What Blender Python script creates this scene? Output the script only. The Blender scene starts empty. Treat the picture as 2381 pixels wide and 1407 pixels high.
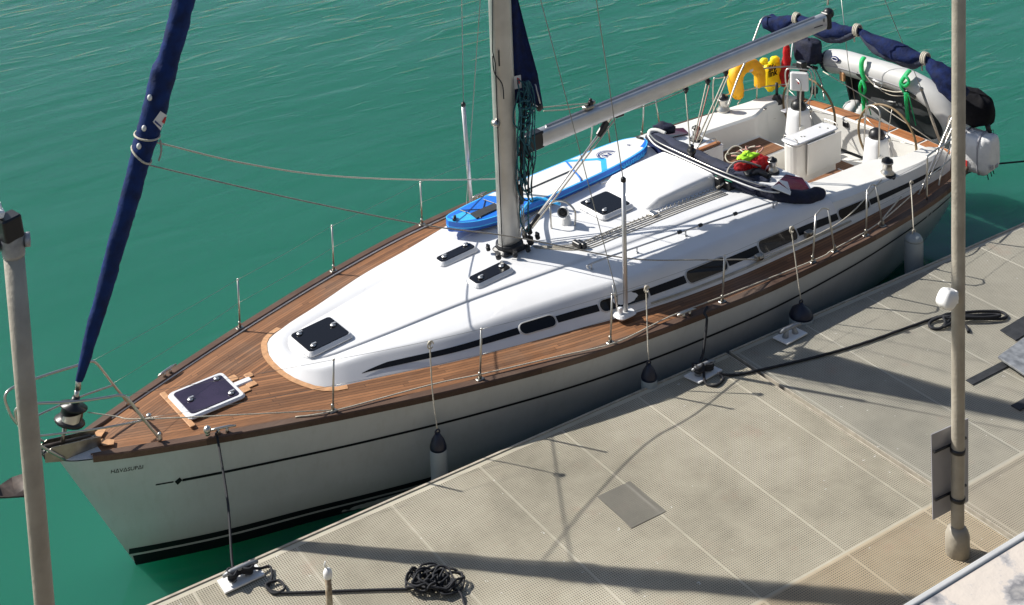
import bpy, math, random
import numpy as np
from mathutils import Matrix, Vector
random.seed(7)
SC = bpy.context.scene
COL = SC.collection
HP = 1.0                                                   # height of the pontoon deck above the water
# ---------------------------------------------------------------- camera
CAM_R = ((0.852035, -0.521583, -0.044575), (-0.103977, -0.085166, -0.990927), (0.513055, 0.848939, -0.126797))   # right, down, forward in world axes
cam = bpy.data.cameras.new('camera'); cam_o = bpy.data.objects.new('camera', cam); COL.objects.link(cam_o)
rt, dn, fw = [Vector(v) for v in CAM_R]
m = Matrix((( rt.x, -dn.x, -fw.x, 0), (rt.y, -dn.y, -fw.y, 0), (rt.z, -dn.z, -fw.z, 11.2), (0, 0, 0, 1)))
cam_o.matrix_world = m
cam.sensor_width = 36; cam.lens = 3300.93/2381*36
cam.shift_x = (1190.5-1026.14)/2381; cam.shift_y = (-613.26-703.5)/2381
cam.clip_start = .1; cam.clip_end = 3000
SC.camera = cam_o
# ---------------------------------------------------------------- light
SUN_TO = Vector((-.692, 1.014, 1.0)).normalized()          # towards the sun
SUN_EL = math.asin(SUN_TO.z); SUN_ROT = math.atan2(SUN_TO.x, SUN_TO.y)
w = bpy.data.worlds.new('World'); SC.world = w; w.use_nodes = True
nt = w.node_tree; sky = nt.nodes.new('ShaderNodeTexSky'); sky.sky_type = 'NISHITA'; sky.sun_disc = False
sky.sun_elevation = SUN_EL; sky.sun_rotation = SUN_ROT
bg = nt.nodes['Background']; bg.inputs[1].default_value = .078
nt.links.new(sky.outputs[0], bg.inputs[0])
sl = bpy.data.lights.new('sun', 'SUN'); sl.energy = 5.0; sl.angle = math.radians(.5); sl.color = (1, .955, .88)
so = bpy.data.objects.new('sun', sl); COL.objects.link(so); so.location = (0, 20, 40)
so.rotation_euler = (-SUN_TO).to_track_quat('-Z', 'Y').to_euler()
SC.view_settings.view_transform = 'Standard'; SC.view_settings.look = 'None'
SC.view_settings.exposure = .42; SC.view_settings.gamma = 1
# ---------------------------------------------------------------- frames
YAW = math.radians(4.0)
BOAT = Matrix.Translation((3.56, 14.63, 0)) @ Matrix.Rotation(YAW, 4, 'Z')
WORLD = Matrix.Identity(4)
def setp(o, label=None, cat=None, group=None, kind=None):
    if label: o['label'] = label
    if cat: o['category'] = cat
    if group: o['group'] = group
    if kind: o['kind'] = kind
    return o
class Thing:
    """an Empty at the base of a thing; parts are given in frame coordinates"""
    def __init__(s, name, base, label, cat, group=None, frame=BOAT):
        s.e = bpy.data.objects.new(name, None); COL.objects.link(s.e); s.frame = frame
        s.e.empty_display_size = .1
        s.mat = frame @ Matrix.Translation(base); s.e.matrix_world = s.mat
        s.inv = s.mat.inverted() @ frame
        setp(s.e, label, cat, group)
# ---------------------------------------------------------------- mesh builder
def V(*a): return Vector(a if len(a) > 1 else a[0])
def frame_dirs(pts):
    P = [V(p) for p in pts]; n = len(P); T = []
    for i in range(n):
        t = (P[min(i+1, n-1)]-P[max(i-1, 0)])
        T.append(t.normalized() if t.length > 1e-9 else V(0, 0, 1))
    a = V(0, 0, 1) if abs(T[0].z) < .9 else V(1, 0, 0)
    N = [(a-T[0]*a.dot(T[0])).normalized()]
    for i in range(1, n):
        q = N[-1]-T[i]*N[-1].dot(T[i]); N.append(q.normalized() if q.length > 1e-6 else N[-1])
    return P, T, N
class MB:
    def __init__(s): s.v = []; s.f = []; s.uv = {}; s.sm = []; s.mi = []; s.cur = 0
    def add(s, vs, fs, smooth=False):
        b = len(s.v); s.v += [tuple(v) for v in vs]
        for f in fs: s.f.append(tuple(b+i for i in f)); s.sm.append(smooth); s.mi.append(s.cur)
        return s
    def box(s, a, b, M=None):
        x0, y0, z0 = a; x1, y1, z1 = b
        vs = [V(x, y, z) for z in (z0, z1) for y in (y0, y1) for x in (x0, x1)]
        if M: vs = [M @ v for v in vs]
        return s.add(vs, [(0, 2, 3, 1), (4, 5, 7, 6), (0, 1, 5, 4), (1, 3, 7, 5), (3, 2, 6, 7), (2, 0, 4, 6)])
    def cbox(s, c, size, M=None, bev=0):
        h = V(size)/2; c = V(c)
        if bev <= 0:
            vs = [(-h.x if i % 2 == 0 else h.x, -h.y if (i//2) % 2 == 0 else h.y, -h.z if i < 4 else h.z) for i in range(8)]
            vs = [V(v) for v in vs]; fs = [(0, 2, 3, 1), (4, 5, 7, 6), (0, 1, 5, 4), (1, 3, 7, 5), (3, 2, 6, 7), (2, 0, 4, 6)]
            if M: vs = [M @ v for v in vs]
            return s.add([c+v for v in vs], fs)
        # rounded plan box with chamfered rims
        b = min(bev, h.x*.98, h.y*.98); c2 = min(b*.5, h.z*.9); rings = []
        for (z, ins) in ((-h.z, c2), (-h.z+c2, 0), (h.z-c2, 0), (h.z, c2)):
            ring = []
            for qx, qy, a0 in ((1, 1, 0), (-1, 1, 90), (-1, -1, 180), (1, -1, 270)):
                for k in range(4):
                    a = math.radians(a0+k*30); ring.append(V(qx*(h.x-b)+math.cos(a)*(b-ins), qy*(h.y-b)+math.sin(a)*(b-ins), z))
            rings.append(ring)
        n = 16; vs = [v for r_ in rings for v in r_]; fs = []
        for i in range(3):
            for j in range(n): fs.append((i*n+j, i*n+(j+1) % n, (i+1)*n+(j+1) % n, (i+1)*n+j))
        fs.append(tuple(range(n-1, -1, -1))); fs.append(tuple(3*n+j for j in range(n)))
        if M: vs = [M @ v for v in vs]
        return s.add([c+v for v in vs], fs)
    def tube(s, pts, r, n=8, cap=True, closed=False, flat=1.0):
        P, T, N = frame_dirs(pts); k = len(P); rr = r if isinstance(r, (list, tuple)) else [r]*k
        vs = []
        for i in range(k):
            B = T[i].cross(N[i])
            for j in range(n):
                a = 2*math.pi*j/n; vs.append(P[i]+(N[i]*math.cos(a)*flat+B*math.sin(a))*rr[i])
        fs = []
        m_ = k if closed else k-1
        for i in range(m_):
            i2 = (i+1) % k
            for j in range(n): fs.append((i*n+j, i*n+(j+1) % n, i2*n+(j+1) % n, i2*n+j))
        s.add(vs, fs, n > 5)
        if cap and not closed:
            b = len(s.v)-len(vs)
            s.f.append(tuple(b+j for j in range(n-1, -1, -1))); s.sm.append(False); s.mi.append(s.cur)
            s.f.append(tuple(b+(k-1)*n+j for j in range(n))); s.sm.append(False); s.mi.append(s.cur)
        return s
    def lathe(s, c, prof, n=20, axis=(0, 0, 1)):
        """prof: list of (radius, height) along axis from c"""
        ax = V(axis).normalized(); a = V(1, 0, 0) if abs(ax.x) < .9 else V(0, 1, 0)
        N = (a-ax*a.dot(ax)).normalized(); B = ax.cross(N); c = V(c); vs = []
        for r_, h in prof:
            for j in range(n):
                t = 2*math.pi*j/n; vs.append(c+ax*h+(N*math.cos(t)+B*math.sin(t))*r_)
        fs = [(i*n+j, i*n+(j+1) % n, (i+1)*n+(j+1) % n, (i+1)*n+j) for i in range(len(prof)-1) for j in range(n)]
        fs.append(tuple(range(n-1, -1, -1))); fs.append(tuple((len(prof)-1)*n+j for j in range(n)))
        return s.add(vs, fs, True)
    def grid(s, rows, closed=False, smooth=True, flip=False):
        n = len(rows[0]); vs = [p for r_ in rows for p in r_]; fs = []
        for i in range(len(rows)-1):
            for j in range(n if closed else n-1):
                q = (i*n+j, i*n+(j+1) % n, (i+1)*n+(j+1) % n, (i+1)*n+j)
                fs.append(q[::-1] if flip else q)
        return s.add(vs, fs, smooth)
    def poly(s, pts, th=0, smooth=False):
        """flat polygon, given a thickness downwards along its normal"""
        P = [V(p) for p in pts]; n = len(P)
        if th == 0: return s.add(P, [tuple(range(n))])
        nn = V(0, 0, 0)
        for i in range(n): nn += (P[i]).cross(P[(i+1) % n])
        nn.normalize(); Q = [p-nn*th for p in P]
        fs = [tuple(range(n)), tuple(range(2*n-1, n-1, -1))]+[(i, n+i, n+(i+1) % n, (i+1) % n) for i in range(n)]
        return s.add(P+Q, fs, smooth)
    def ball(s, c, r, n=10, sc=(1, 1, 1)):
        c = V(c); rows = []
        for i in range(n+1):
            t = math.pi*i/n
            rows.append([c+V(math.sin(t)*math.cos(2*math.pi*j/(2*n))*r*sc[0], math.sin(t)*math.sin(2*math.pi*j/(2*n))*r*sc[1], -math.cos(t)*r*sc[2]) for j in range(2*n)])
        return s.grid(rows, closed=True)
    def build(s, name, mat, parent=None, label=None, frame=None, bevel=0, subsurf=0, solid=0):
        if isinstance(parent, Thing): inv = parent.inv; pe = parent.e
        elif parent is not None: inv = parent['_inv'] if False else PINV[parent.name]; pe = parent
        else: inv = (frame or WORLD); pe = None
        me = bpy.data.meshes.new(name); me.from_pydata([inv @ Vector(v) for v in s.v], [], s.f)
        me.polygons.foreach_set('use_smooth', s.sm)
        mats = mat if isinstance(mat, (list, tuple)) else [mat]
        for q in mats: me.materials.append(q)
        if len(mats) > 1: me.polygons.foreach_set('material_index', s.mi)
        if s.uv:
            uvl = me.uv_layers.new(name='UVMap')
            for lp in me.loops: uvl.data[lp.index].uv = s.uv.get(lp.vertex_index, (0, 0))
        me.update()
        o = bpy.data.objects.new(name, me); COL.objects.link(o)
        if pe is not None: o.parent = pe; PINV[o.name] = inv
        if bevel:
            b = o.modifiers.new('bevel', 'BEVEL'); b.width = bevel; b.segments = 2; b.limit_method = 'ANGLE'; b.angle_limit = math.radians(40)
        if solid:
            b = o.modifiers.new('solid', 'SOLIDIFY'); b.thickness = solid; b.offset = 0
        if subsurf:
            b = o.modifiers.new('sub', 'SUBSURF'); b.levels = subsurf; b.render_levels = subsurf
        if label: o['label'] = label
        return o
PINV = {}
# ---------------------------------------------------------------- curves
def herm(xs, ys):
    xs = np.array(xs, float); ys = np.array(ys, float); d = np.diff(ys)/np.diff(xs); m_ = np.zeros(len(xs))
    m_[0] = d[0]; m_[-1] = d[-1]
    for i in range(1, len(xs)-1): m_[i] = 0 if d[i-1]*d[i] <= 0 else 2*d[i-1]*d[i]/(d[i-1]+d[i])
    def g(x):
        if x <= xs[0]: return float(ys[0])
        if x >= xs[-1]: return float(ys[-1])
        i = int(np.searchsorted(xs, x))-1; i = max(0, min(i, len(xs)-2)); h = xs[i+1]-xs[i]; t = (x-xs[i])/h
        return float((2*t**3-3*t*t+1)*ys[i]+(t**3-2*t*t+t)*h*m_[i]+(-2*t**3+3*t*t)*ys[i+1]+(t**3-t*t)*h*m_[i+1])
    return g
def cr(pts, k=6, closed=False):
    """Catmull-Rom through points"""
    P = [V(p) for p in pts]; n = len(P); out = []
    for i in range(n if closed else n-1):
        if closed: a, b, c, d = P[i-1], P[i], P[(i+1) % n], P[(i+2) % n]
        else: a, b, c, d = P[max(i-1, 0)], P[i], P[i+1], P[min(i+2, n-1)]
        for j in range(k):
            t = j/k; out.append(.5*((2*b)+(c-a)*t+(2*a-5*b+4*c-d)*t*t+(3*b-a-3*c+d)*t**3))
    if not closed: out.append(P[-1])
    return out
def sag(a, b, s=.1, n=14):
    a, b = V(a), V(b)
    return [a.lerp(b, i/n)-V(0, 0, 4*s*(i/n)*(1-i/n)) for i in range(n+1)]
def text_flat(txt, size, bold=0):
    """verts, faces of flat lettering, baseline at y=0, centred in x"""
    c = bpy.data.curves.new('t', 'FONT'); c.body = txt; c.size = size; c.align_x = 'CENTER'; c.offset = bold; c.resolution_u = 2
    o = bpy.data.objects.new('t', c); COL.objects.link(o)
    dg = bpy.context.evaluated_depsgraph_get(); me = bpy.data.meshes.new_from_object(o.evaluated_get(dg))
    vs = [tuple(v.co) for v in me.vertices]; fs = [tuple(p.vertices) for p in me.polygons]
    bpy.data.objects.remove(o); bpy.data.curves.remove(c); bpy.data.meshes.remove(me)
    return vs, fs
# ---------------------------------------------------------------- materials
def mat(name, col, rough=.5, metal=0, spec=.5, var=.0, vscale=8, bump=0, bscale=60, coat=0, sheen=0, c2=None, trans=0):
    m_ = bpy.data.materials.new(name); m_.use_nodes = True; nt = m_.node_tree; b = nt.nodes['Principled BSDF']
    b.inputs['Base Color'].default_value = (*col, 1); b.inputs['Roughness'].default_value = rough
    b.inputs['Metallic'].default_value = metal; b.inputs['Specular IOR Level'].default_value = spec
    b.inputs['Coat Weight'].default_value = coat; b.inputs['Sheen Weight'].default_value = sheen
    tc = nt.nodes.new('ShaderNodeTexCoord')
    if var or c2:
        n = nt.nodes.new('ShaderNodeTexNoise'); n.inputs['Scale'].default_value = vscale; n.inputs['Detail'].default_value = 6
        nt.links.new(tc.outputs['Object'], n.inputs['Vector'])
        r = nt.nodes.new('ShaderNodeValToRGB'); nt.links.new(n.outputs[0], r.inputs[0])
        r.color_ramp.elements[0].position = .32; r.color_ramp.elements[1].position = .68
        r.color_ramp.elements[0].color = (*[max(0, c*(1-var)) for c in col], 1)
        r.color_ramp.elements[1].color = (*(c2 if c2 else [min(1, c*(1+var)) for c in col]), 1)
        nt.links.new(r.outputs[0], b.inputs['Base Color'])
        mr = nt.nodes.new('ShaderNodeMapRange'); mr.inputs[3].default_value = max(.02, rough*.8); mr.inputs[4].default_value = min(1, rough*1.2)
        nt.links.new(n.outputs[0], mr.inputs[0]); nt.links.new(mr.outputs[0], b.inputs['Roughness'])
    if bump:
        n2 = nt.nodes.new('ShaderNodeTexNoise'); n2.inputs['Scale'].default_value = bscale; n2.inputs['Detail'].default_value = 4
        nt.links.new(tc.outputs['Object'], n2.inputs['Vector'])
        bp_ = nt.nodes.new('ShaderNodeBump'); bp_.inputs['Strength'].default_value = bump; bp_.inputs['Distance'].default_value = .02
        nt.links.new(n2.outputs[0], bp_.inputs['Height']); nt.links.new(bp_.outputs[0], b.inputs['Normal'])
    return m_
M = {}
M['gel'] = mat('white_gelcoat', (.71, .715, .725), .30, var=.03, vscale=2.5, coat=.3)
M['gelnon'] = mat('cream_gelcoat', (.74, .73, .69), .45, var=.03, vscale=4)
M['hull'] = mat('hull_gelcoat', (.60, .61, .60), .2, var=.05, vscale=1.2, coat=.5)
M['black'] = mat('black_stripe', (.006, .007, .010), .5, spec=.25)
M['blackp'] = mat('black_plastic', (.012, .012, .014), .4)
M['rubber'] = mat('black_rubber', (.022, .024, .028), .75, var=.3, vscale=14, bump=.2)
M['navyf'] = mat('navy_canvas', (.004, .012, .060), .9, spec=.25, var=.4, vscale=9, bump=.5, bscale=25)
M['navyd'] = mat('dark_navy_canvas', (.007, .010, .030), .85, var=.4, vscale=9, bump=.5, bscale=22)
M['navyfade'] = mat('faded_navy_canvas', (.028, .034, .062), .9, var=.3, vscale=7, bump=.4, bscale=20)
M['steel'] = mat('stainless_steel', (.56, .54, .50), .36, metal=1)
M['steeld'] = mat('dull_steel', (.34, .325, .29), .38, metal=1, var=.2)
M['alu'] = mat('anodised_aluminium', (.60, .60, .60), .42, metal=.75, var=.06, vscale=5)
M['alum'] = mat('mast_aluminium', (.54, .53, .50), .42, metal=.7, var=.10, vscale=4)
M['glass'] = mat('tinted_acrylic', (.008, .008, .010), .10, spec=.3)
M['glassp'] = mat('purple_tinted_acrylic', (.030, .020, .040), .12, spec=.6, var=.3, vscale=3)
M['glassr'] = mat('burgundy_acrylic', (.045, .008, .016), .1)
M['white'] = mat('white_plastic', (.78, .78, .77), .4)
M['whitec'] = mat('white_canvas', (.74, .74, .73), .8, var=.08, vscale=6, bump=.5, bscale=14)
M['teakl'] = mat('fresh_teak', (.50, .27, .13), .6, var=.15, vscale=20)
M['rope'] = mat('pale_rope', (.50, .46, .38), .8, var=.25, vscale=60)
M['ropeg'] = mat('grey_rope', (.33, .31, .27), .8, var=.3, vscale=60)
M['roped'] = mat('black_rope', (.012, .013, .017), .8, var=.4, vscale=50)
M['ropet'] = mat('teal_rope', (.016, .095, .12), .8, var=.6, vscale=70)
M['roper'] = mat('red_fleck_rope', (.42, .22, .18), .8, var=.35, vscale=60)
M['ropem'] = mat('green_rope', (.02, .25, .15), .7, var=.3, vscale=60)
M['wire'] = mat('rigging_wire', (.30, .30, .28), .35, metal=.8)
M['green'] = mat('green_strap', (.01, .38, .12), .6, var=.2)
M['hyp'] = mat('grey_inflatable_fabric', (.50, .50, .49), .55, var=.06, vscale=4)
M['hypd'] = mat('dark_dinghy_floor', (.030, .034, .036), .6, var=.25, vscale=3)
M['yellow'] = mat('yellow_cover', (.95, .70, .01), .6, var=.12, vscale=10, bump=.4, bscale=18)
M['orange'] = mat('orange_yellow_foam', (.95, .46, .01), .6, var=.12, vscale=8, bump=.3, bscale=15)
M['red'] = mat('red_cloth', (.42, .010, .014), .85, var=.35, vscale=12, bump=.6, bscale=20)
M['lime'] = mat('lime_cloth', (.42, .90, .03), .8, var=.2, vscale=12, bump=.5, bscale=20)
M['sblue'] = mat('board_blue', (.010, .15, .62), .4, var=.06)
M['sblued'] = mat('board_deep_blue', (.008, .08, .38), .4, var=.06)
M['scyan'] = mat('board_light_blue', (.04, .42, .85), .4)
M['swhite'] = mat('board_white', (.66, .66, .64), .5, var=.03)
M['blackc'] = mat('black_cloth', (.005, .005, .007), .95, spec=.2, var=.3, vscale=9, bump=.4, bscale=18)
M['rim'] = mat('leather_wheel_rim', (.20, .135, .065), .55, var=.2)
M['fend'] = mat('grey_fender_vinyl', (.30, .34, .355), .4, var=.06, vscale=4)
M['fendn'] = mat('navy_fender_end', (.008, .012, .03), .4)
M['pole'] = mat('beige_pile_paint', (.33, .30, .245), .5, var=.16, vscale=5, bump=.25, bscale=30)
M['sailc'] = mat('blue_sail_cover', (.005, .020, .095), .85, spec=.3, var=.4, vscale=7, bump=.6, bscale=14)
M['anch'] = mat('dull_anchor_metal', (.050, .038, .032), .5, metal=.3, var=.4, vscale=14)
M['rust'] = mat('rusty_pipe', (.30, .17, .07), .7, var=.5, vscale=16, c2=(.45, .40, .30), bump=.3)
M['galv'] = mat('galvanised', (.30, .31, .32), .5, metal=.5, var=.3, vscale=12)
M['signb'] = mat('sign_back', (.33, .33, .36), .5, var=.08, vscale=3)
M['tag'] = mat('white_label', (.7, .7, .68), .6)
M['redp'] = mat('red_print', (.5, .03, .03), .6)
M['navyp'] = mat('navy_print', (.02, .04, .18), .5)
M['parapet'] = mat('quay_plaster', (.62, .57, .50), .85, var=.05)

for k_ in ('yellow', 'orange', 'red', 'green'):
    p_ = M[k_].node_tree.nodes['Principled BSDF']; p_.subsurface_method = 'BURLEY'; p_.inputs['Subsurface Weight'].default_value = .6; p_.inputs['Subsurface Radius'].default_value = (.25, .18, .05); p_.inputs['Subsurface Scale'].default_value = 1.0
M['blocker'] = mat('dark_light_blocker', (.10, .095, .085), .9, var=.35, vscale=1.5, bump=.5, bscale=6)  # dark tone chosen to cut bounce light onto the near hull side
# ---------------------------------------------------------------- node maths
class NG:
    def __init__(s, nt): s.nt = nt
    def n(s, t, **k):
        q = s.nt.nodes.new(t)
        for a, b in k.items(): setattr(q, a, b)
        return q
    def m(s, op, a, b=None, c=None):
        q = s.nt.nodes.new('ShaderNodeMath'); q.operation = op
        for i, x in enumerate((a, b, c)):
            if x is None: continue
            if isinstance(x, (int, float)): q.inputs[i].default_value = x
            else: s.nt.links.new(x, q.inputs[i])
        return q.outputs[0]
    def mix(s, f, a, b):
        q = s.nt.nodes.new('ShaderNodeMix'); q.data_type = 'RGBA'
        for i, x in ((0, f), (6, a), (7, b)):
            if isinstance(x, tuple): q.inputs[i].default_value = (*x, 1)
            elif isinstance(x, (int, float)): q.inputs[i].default_value = x
            else: s.nt.links.new(x, q.inputs[i])
        return q.outputs[2]
    def noise(s, vec, scale, detail=4, rough=.5, dist=0):
        q = s.nt.nodes.new('ShaderNodeTexNoise'); q.inputs['Scale'].default_value = scale
        q.inputs['Detail'].default_value = detail; q.inputs['Roughness'].default_value = rough; q.inputs['Distortion'].default_value = dist
        s.nt.links.new(vec, q.inputs['Vector']); return q.outputs[0]
    def scalev(s, vec, sc, rot=(0, 0, 0)):
        q = s.nt.nodes.new('ShaderNodeMapping'); q.inputs['Scale'].default_value = sc; q.inputs['Rotation'].default_value = rot
        s.nt.links.new(vec, q.inputs['Vector']); return q.outputs[0]
    def ramp(s, f, stops):
        q = s.nt.nodes.new('ShaderNodeValToRGB'); s.nt.links.new(f, q.inputs[0]); e = q.color_ramp.elements
        while len(e) < len(stops): e.new(.5)
        for i, (p, c) in enumerate(stops):
            e[i].position = p; e[i].color = (*(c if isinstance(c, tuple) else (c, c, c)), 1)
        return q.outputs[0]
    def bump(s, h, st=.3, d=.02, normal=None):
        q = s.nt.nodes.new('ShaderNodeBump'); q.inputs['Strength'].default_value = st; q.inputs['Distance'].default_value = d
        s.nt.links.new(h, q.inputs['Height'])
        if normal: s.nt.links.new(normal, q.inputs['Normal'])
        return q.outputs[0]
def newmat(name):
    m_ = bpy.data.materials.new(name); m_.use_nodes = True; nt = m_.node_tree
    return m_, NG(nt), nt.nodes['Principled BSDF'], nt.nodes.new('ShaderNodeTexCoord')
def teak(name, a, b, caulk=True, pitch=.047, margin=.0, swap=False):
    m_, g, p, tc = newmat(name); L = m_.node_tree.links
    sp = g.n('ShaderNodeSeparateXYZ'); L.new(tc.outputs['UV'], sp.inputs[0])
    u, v = (sp.outputs[1], sp.outputs[0]) if swap else (sp.outputs[0], sp.outputs[1])
    k = g.m('DIVIDE', v, pitch); fl = g.m('FLOOR', k); fr = g.m('FRACT', k)
    wn = g.n('ShaderNodeTexWhiteNoise', noise_dimensions='1D'); L.new(fl, wn.inputs['W'])
    ub = g.m('ADD', g.m('DIVIDE', u, 1.9), g.m('MULTIPLY', wn.outputs[0], 7.3)); bl = g.m('FLOOR', ub)
    w2 = g.n('ShaderNodeTexWhiteNoise', noise_dimensions='2D'); cx_ = g.n('ShaderNodeCombineXYZ'); L.new(fl, cx_.inputs[0]); L.new(bl, cx_.inputs[1])
    L.new(cx_.outputs[0], w2.inputs['Vector'])
    gv = g.scalev(tc.outputs['Object'], (1.2, 14, 10)); gr = g.noise(gv, 3.2, 8, .65)
    st = g.noise(tc.outputs['Object'], 1.1, 5, .6)
    mixv = g.m('ADD', g.m('MULTIPLY', w2.outputs[0], .42), g.m('ADD', g.m('MULTIPLY', gr, .55), g.m('MULTIPLY', st, .55)))
    col = g.ramp(mixv, [(.30, a), (.72, tuple((x+y)/2 for x, y in zip(a, b))), (1.05, b)])
    wt = g.ramp(g.noise(tc.outputs['Object'], .8, 5, .65), [(.48, 0.), (.68, 1.)]); col = g.mix(g.m('MULTIPLY', wt, .30), col, (.21, .17, .135))
    if caulk:
        e = g.m('LESS_THAN', fr, .17); e2 = g.m('LESS_THAN', g.m('FRACT', ub), .004)
        ln = g.m('MAXIMUM', e, e2)
        if margin: ln = g.m('MULTIPLY', ln, g.m('GREATER_THAN', v, margin))
        col = g.mix(g.m('MULTIPLY', ln, .65), col, (.022, .015, .012))
    L.new(col, p.inputs['Base Color']); p.inputs['Roughness'].default_value = .62; p.inputs['Specular IOR Level'].default_value = .3
    L.new(g.bump(gr, .25, .004), p.inputs['Normal'])
    return m_
M['teak'] = teak('teak_deck_planks', (.090, .042, .021), (.32, .148, .066), margin=.10)
M['teakc'] = teak('teak_cockpit_planks', (.11, .05, .025), (.34, .165, .080))
M['teakp'] = teak('teak_trim', (.17, .055, .020), (.44, .175, .060), caulk=False)
M['rail'] = teak('weathered_teak_rail', (.038, .022, .016), (.15, .090, .062), caulk=False)
# grating: moulded mesh with real openings, solid joints between the panels
def grating(name, off, pitch, dark=0.):
    m_, g, p, tc = newmat(name); L = m_.node_tree.links; nt = m_.node_tree
    sp = g.n('ShaderNodeSeparateXYZ'); L.new(tc.outputs['Object'], sp.inputs[0]); x, y = sp.outputs[0], sp.outputs[1]
    c = .0255
    def band(v): return g.m('GREATER_THAN', g.m('ABSOLUTE', g.m('SUBTRACT', g.m('FRACT', g.m('DIVIDE', v, c)), .5)), .30)
    rib = g.m('MAXIMUM', band(x), band(y))
    s1 = g.m('LESS_THAN', g.m('ABSOLUTE', g.m('SUBTRACT', g.m('FRACT', g.m('DIVIDE', g.m('SUBTRACT', x, off), pitch)), .5)), .011)
    s2 = g.m('LESS_THAN', g.m('ABSOLUTE', g.m('SUBTRACT', y, 9.361)), .022); s3 = g.m('LESS_THAN', g.m('ABSOLUTE', g.m('SUBTRACT', y, 6.0)), .022)
    s4 = g.m('GREATER_THAN', y, 12.65)
    seam = g.m('MAXIMUM', g.m('MAXIMUM', s1, s2), g.m('MAXIMUM', s3, s4)); solid = g.m('MAXIMUM', rib, seam)
    big = g.noise(tc.outputs['Object'], .55, 6, .62); fine = g.noise(tc.outputs['Object'], 5.5, 6, .7); wh = g.noise(tc.outputs['Object'], 2.2, 3, .5)
    pid = g.m('FLOOR', g.m('ADD', g.m('DIVIDE', g.m('SUBTRACT', x, off), pitch), .5)); pw = g.n('ShaderNodeTexWhiteNoise', noise_dimensions='2D')
    cb = g.n('ShaderNodeCombineXYZ'); L.new(pid, cb.inputs[0]); L.new(g.m('GREATER_THAN', y, 9.361), cb.inputs[1]); L.new(cb.outputs[0], pw.inputs['Vector'])
    f = g.m('ADD', g.m('MULTIPLY', big, .8), g.m('ADD', g.m('MULTIPLY', fine, .25), g.m('MULTIPLY', pw.outputs[0], .10)))
    col = g.ramp(f, [(.35, (.255, .235, .180)), (.55, (.41, .375, .290)), (.78, (.54, .50, .40))])
    warm = g.m('MULTIPLY', g.m('LESS_THAN', y, 9.361), g.m('MULTIPLY', g.m('LESS_THAN', x, 15.0), .75))
    col = g.mix(g.m('MULTIPLY', warm, big), col, (.36, .23, .10)) if 'grey' not in name else g.mix(.45, g.mix(g.m('MULTIPLY', warm, big), col, (.36, .23, .10)), (.30, .30, .27))
    spots = g.ramp(g.noise(tc.outputs['Object'], 13, 2, .4), [(.735, 0.), (.76, 1.)])
    col = g.mix(g.m('MULTIPLY', spots, .65), col, (.75, .74, .70))
    rd = g.ramp(g.noise(g.scalev(tc.outputs['Object'], (1, 1, 1)), 1.9, 5, .7), [(.60, 0.), (.72, 1.)])
    col = g.mix(g.m('MULTIPLY', rd, .22), col, (.42, .22, .16))
    col = g.mix(g.m('MULTIPLY', seam, .16), col, (.52, .48, .40))
    if dark: col = g.mix(dark, col, (.07, .072, .075))
    L.new(col, p.inputs['Base Color']); p.inputs['Roughness'].default_value = .8
    tr = g.n('ShaderNodeBsdfTransparent'); mx = g.n('ShaderNodeMixShader'); L.new(solid, mx.inputs[0]); L.new(tr.outputs[0], mx.inputs[1]); L.new(p.outputs[0], mx.inputs[2])
    L.new(mx.outputs[0], nt.nodes['Material Output'].inputs[0])
    return m_
M['grate'] = grating('moulded_grating', 11.153+.572, 1.144)
M['gratd'] = grating('dark_grating', 11.153+.572, 1.144, .62)
M['grater'] = grating('moulded_grating_grey', 11.63+.5815, 1.163)
M['under'] = mat('float_top', (.20, .18, .14), .9, var=.35, vscale=3)
M['edge'] = mat('pontoon_edge', (.40, .36, .29), .8, var=.2, vscale=9)
# water
m_, g, p, tc = newmat('harbour_water'); L = m_.node_tree.links; M['water'] = m_
va = g.scalev(tc.outputs['Object'], (.75, 2.3, 1), (0, 0, math.radians(-28)))
n1 = g.noise(va, .30, 2, .4, .2); n2 = g.noise(va, .95, 2, .4, .3); n3 = g.noise(va, 4.0, 2, .5, .3)
far = g.noise(tc.outputs['Object'], .07, 3, .5)
spw = g.n('ShaderNodeSeparateXYZ'); L.new(tc.outputs['Object'], spw.inputs[0])
gx = g.m('MULTIPLY', g.m('ADD', g.m('ADD', spw.outputs[0], spw.outputs[1]), -16.0), .042); gx = g.m('MINIMUM', g.m('MAXIMUM', gx, .12), 1.4)
h = g.m('ADD', g.m('MULTIPLY', n1, 1.3), g.m('ADD', g.m('MULTIPLY', n2, .42), g.m('MULTIPLY', n3, .02)))
cat_ = g.ramp(g.noise(g.scalev(tc.outputs['Object'], (.8, 3.2, 1), (0, 0, math.radians(-30))), 1.0, 2, .4, .5), [(.56, 0.), (.68, 1.)]); msk = g.m('MINIMUM', g.m('MAXIMUM', g.m('MULTIPLY', g.m('ADD', g.m('ADD', g.m('MULTIPLY', spw.outputs[0], 1.0), g.m('MULTIPLY', spw.outputs[1], .9)), -31.0), .07), 0.), 1.3)
cat_ = g.m('MULTIPLY', cat_, g.m('MULTIPLY', msk, .20))
h = g.m('MULTIPLY', h, g.m('MULTIPLY', gx, g.m('ADD', .5, g.m('MULTIPLY', far, 1.0))))
h = g.m('ADD', g.m('MULTIPLY', h, .60), cat_)
L.new(g.bump(h, .30, .30), p.inputs['Normal'])
col = g.ramp(far, [(.3, (.012, .110, .068)), (.7, (.020, .136, .090))])
L.new(col, p.inputs['Base Color']); p.inputs['Roughness'].default_value = .10; p.inputs['IOR'].default_value = 1.33
p.subsurface_method = 'BURLEY'; p.inputs['Subsurface Weight'].default_value = .75; p.inputs['Subsurface Radius'].default_value = (.5, 2.6, 1.4); p.inputs['Subsurface Scale'].default_value = 1.0
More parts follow.
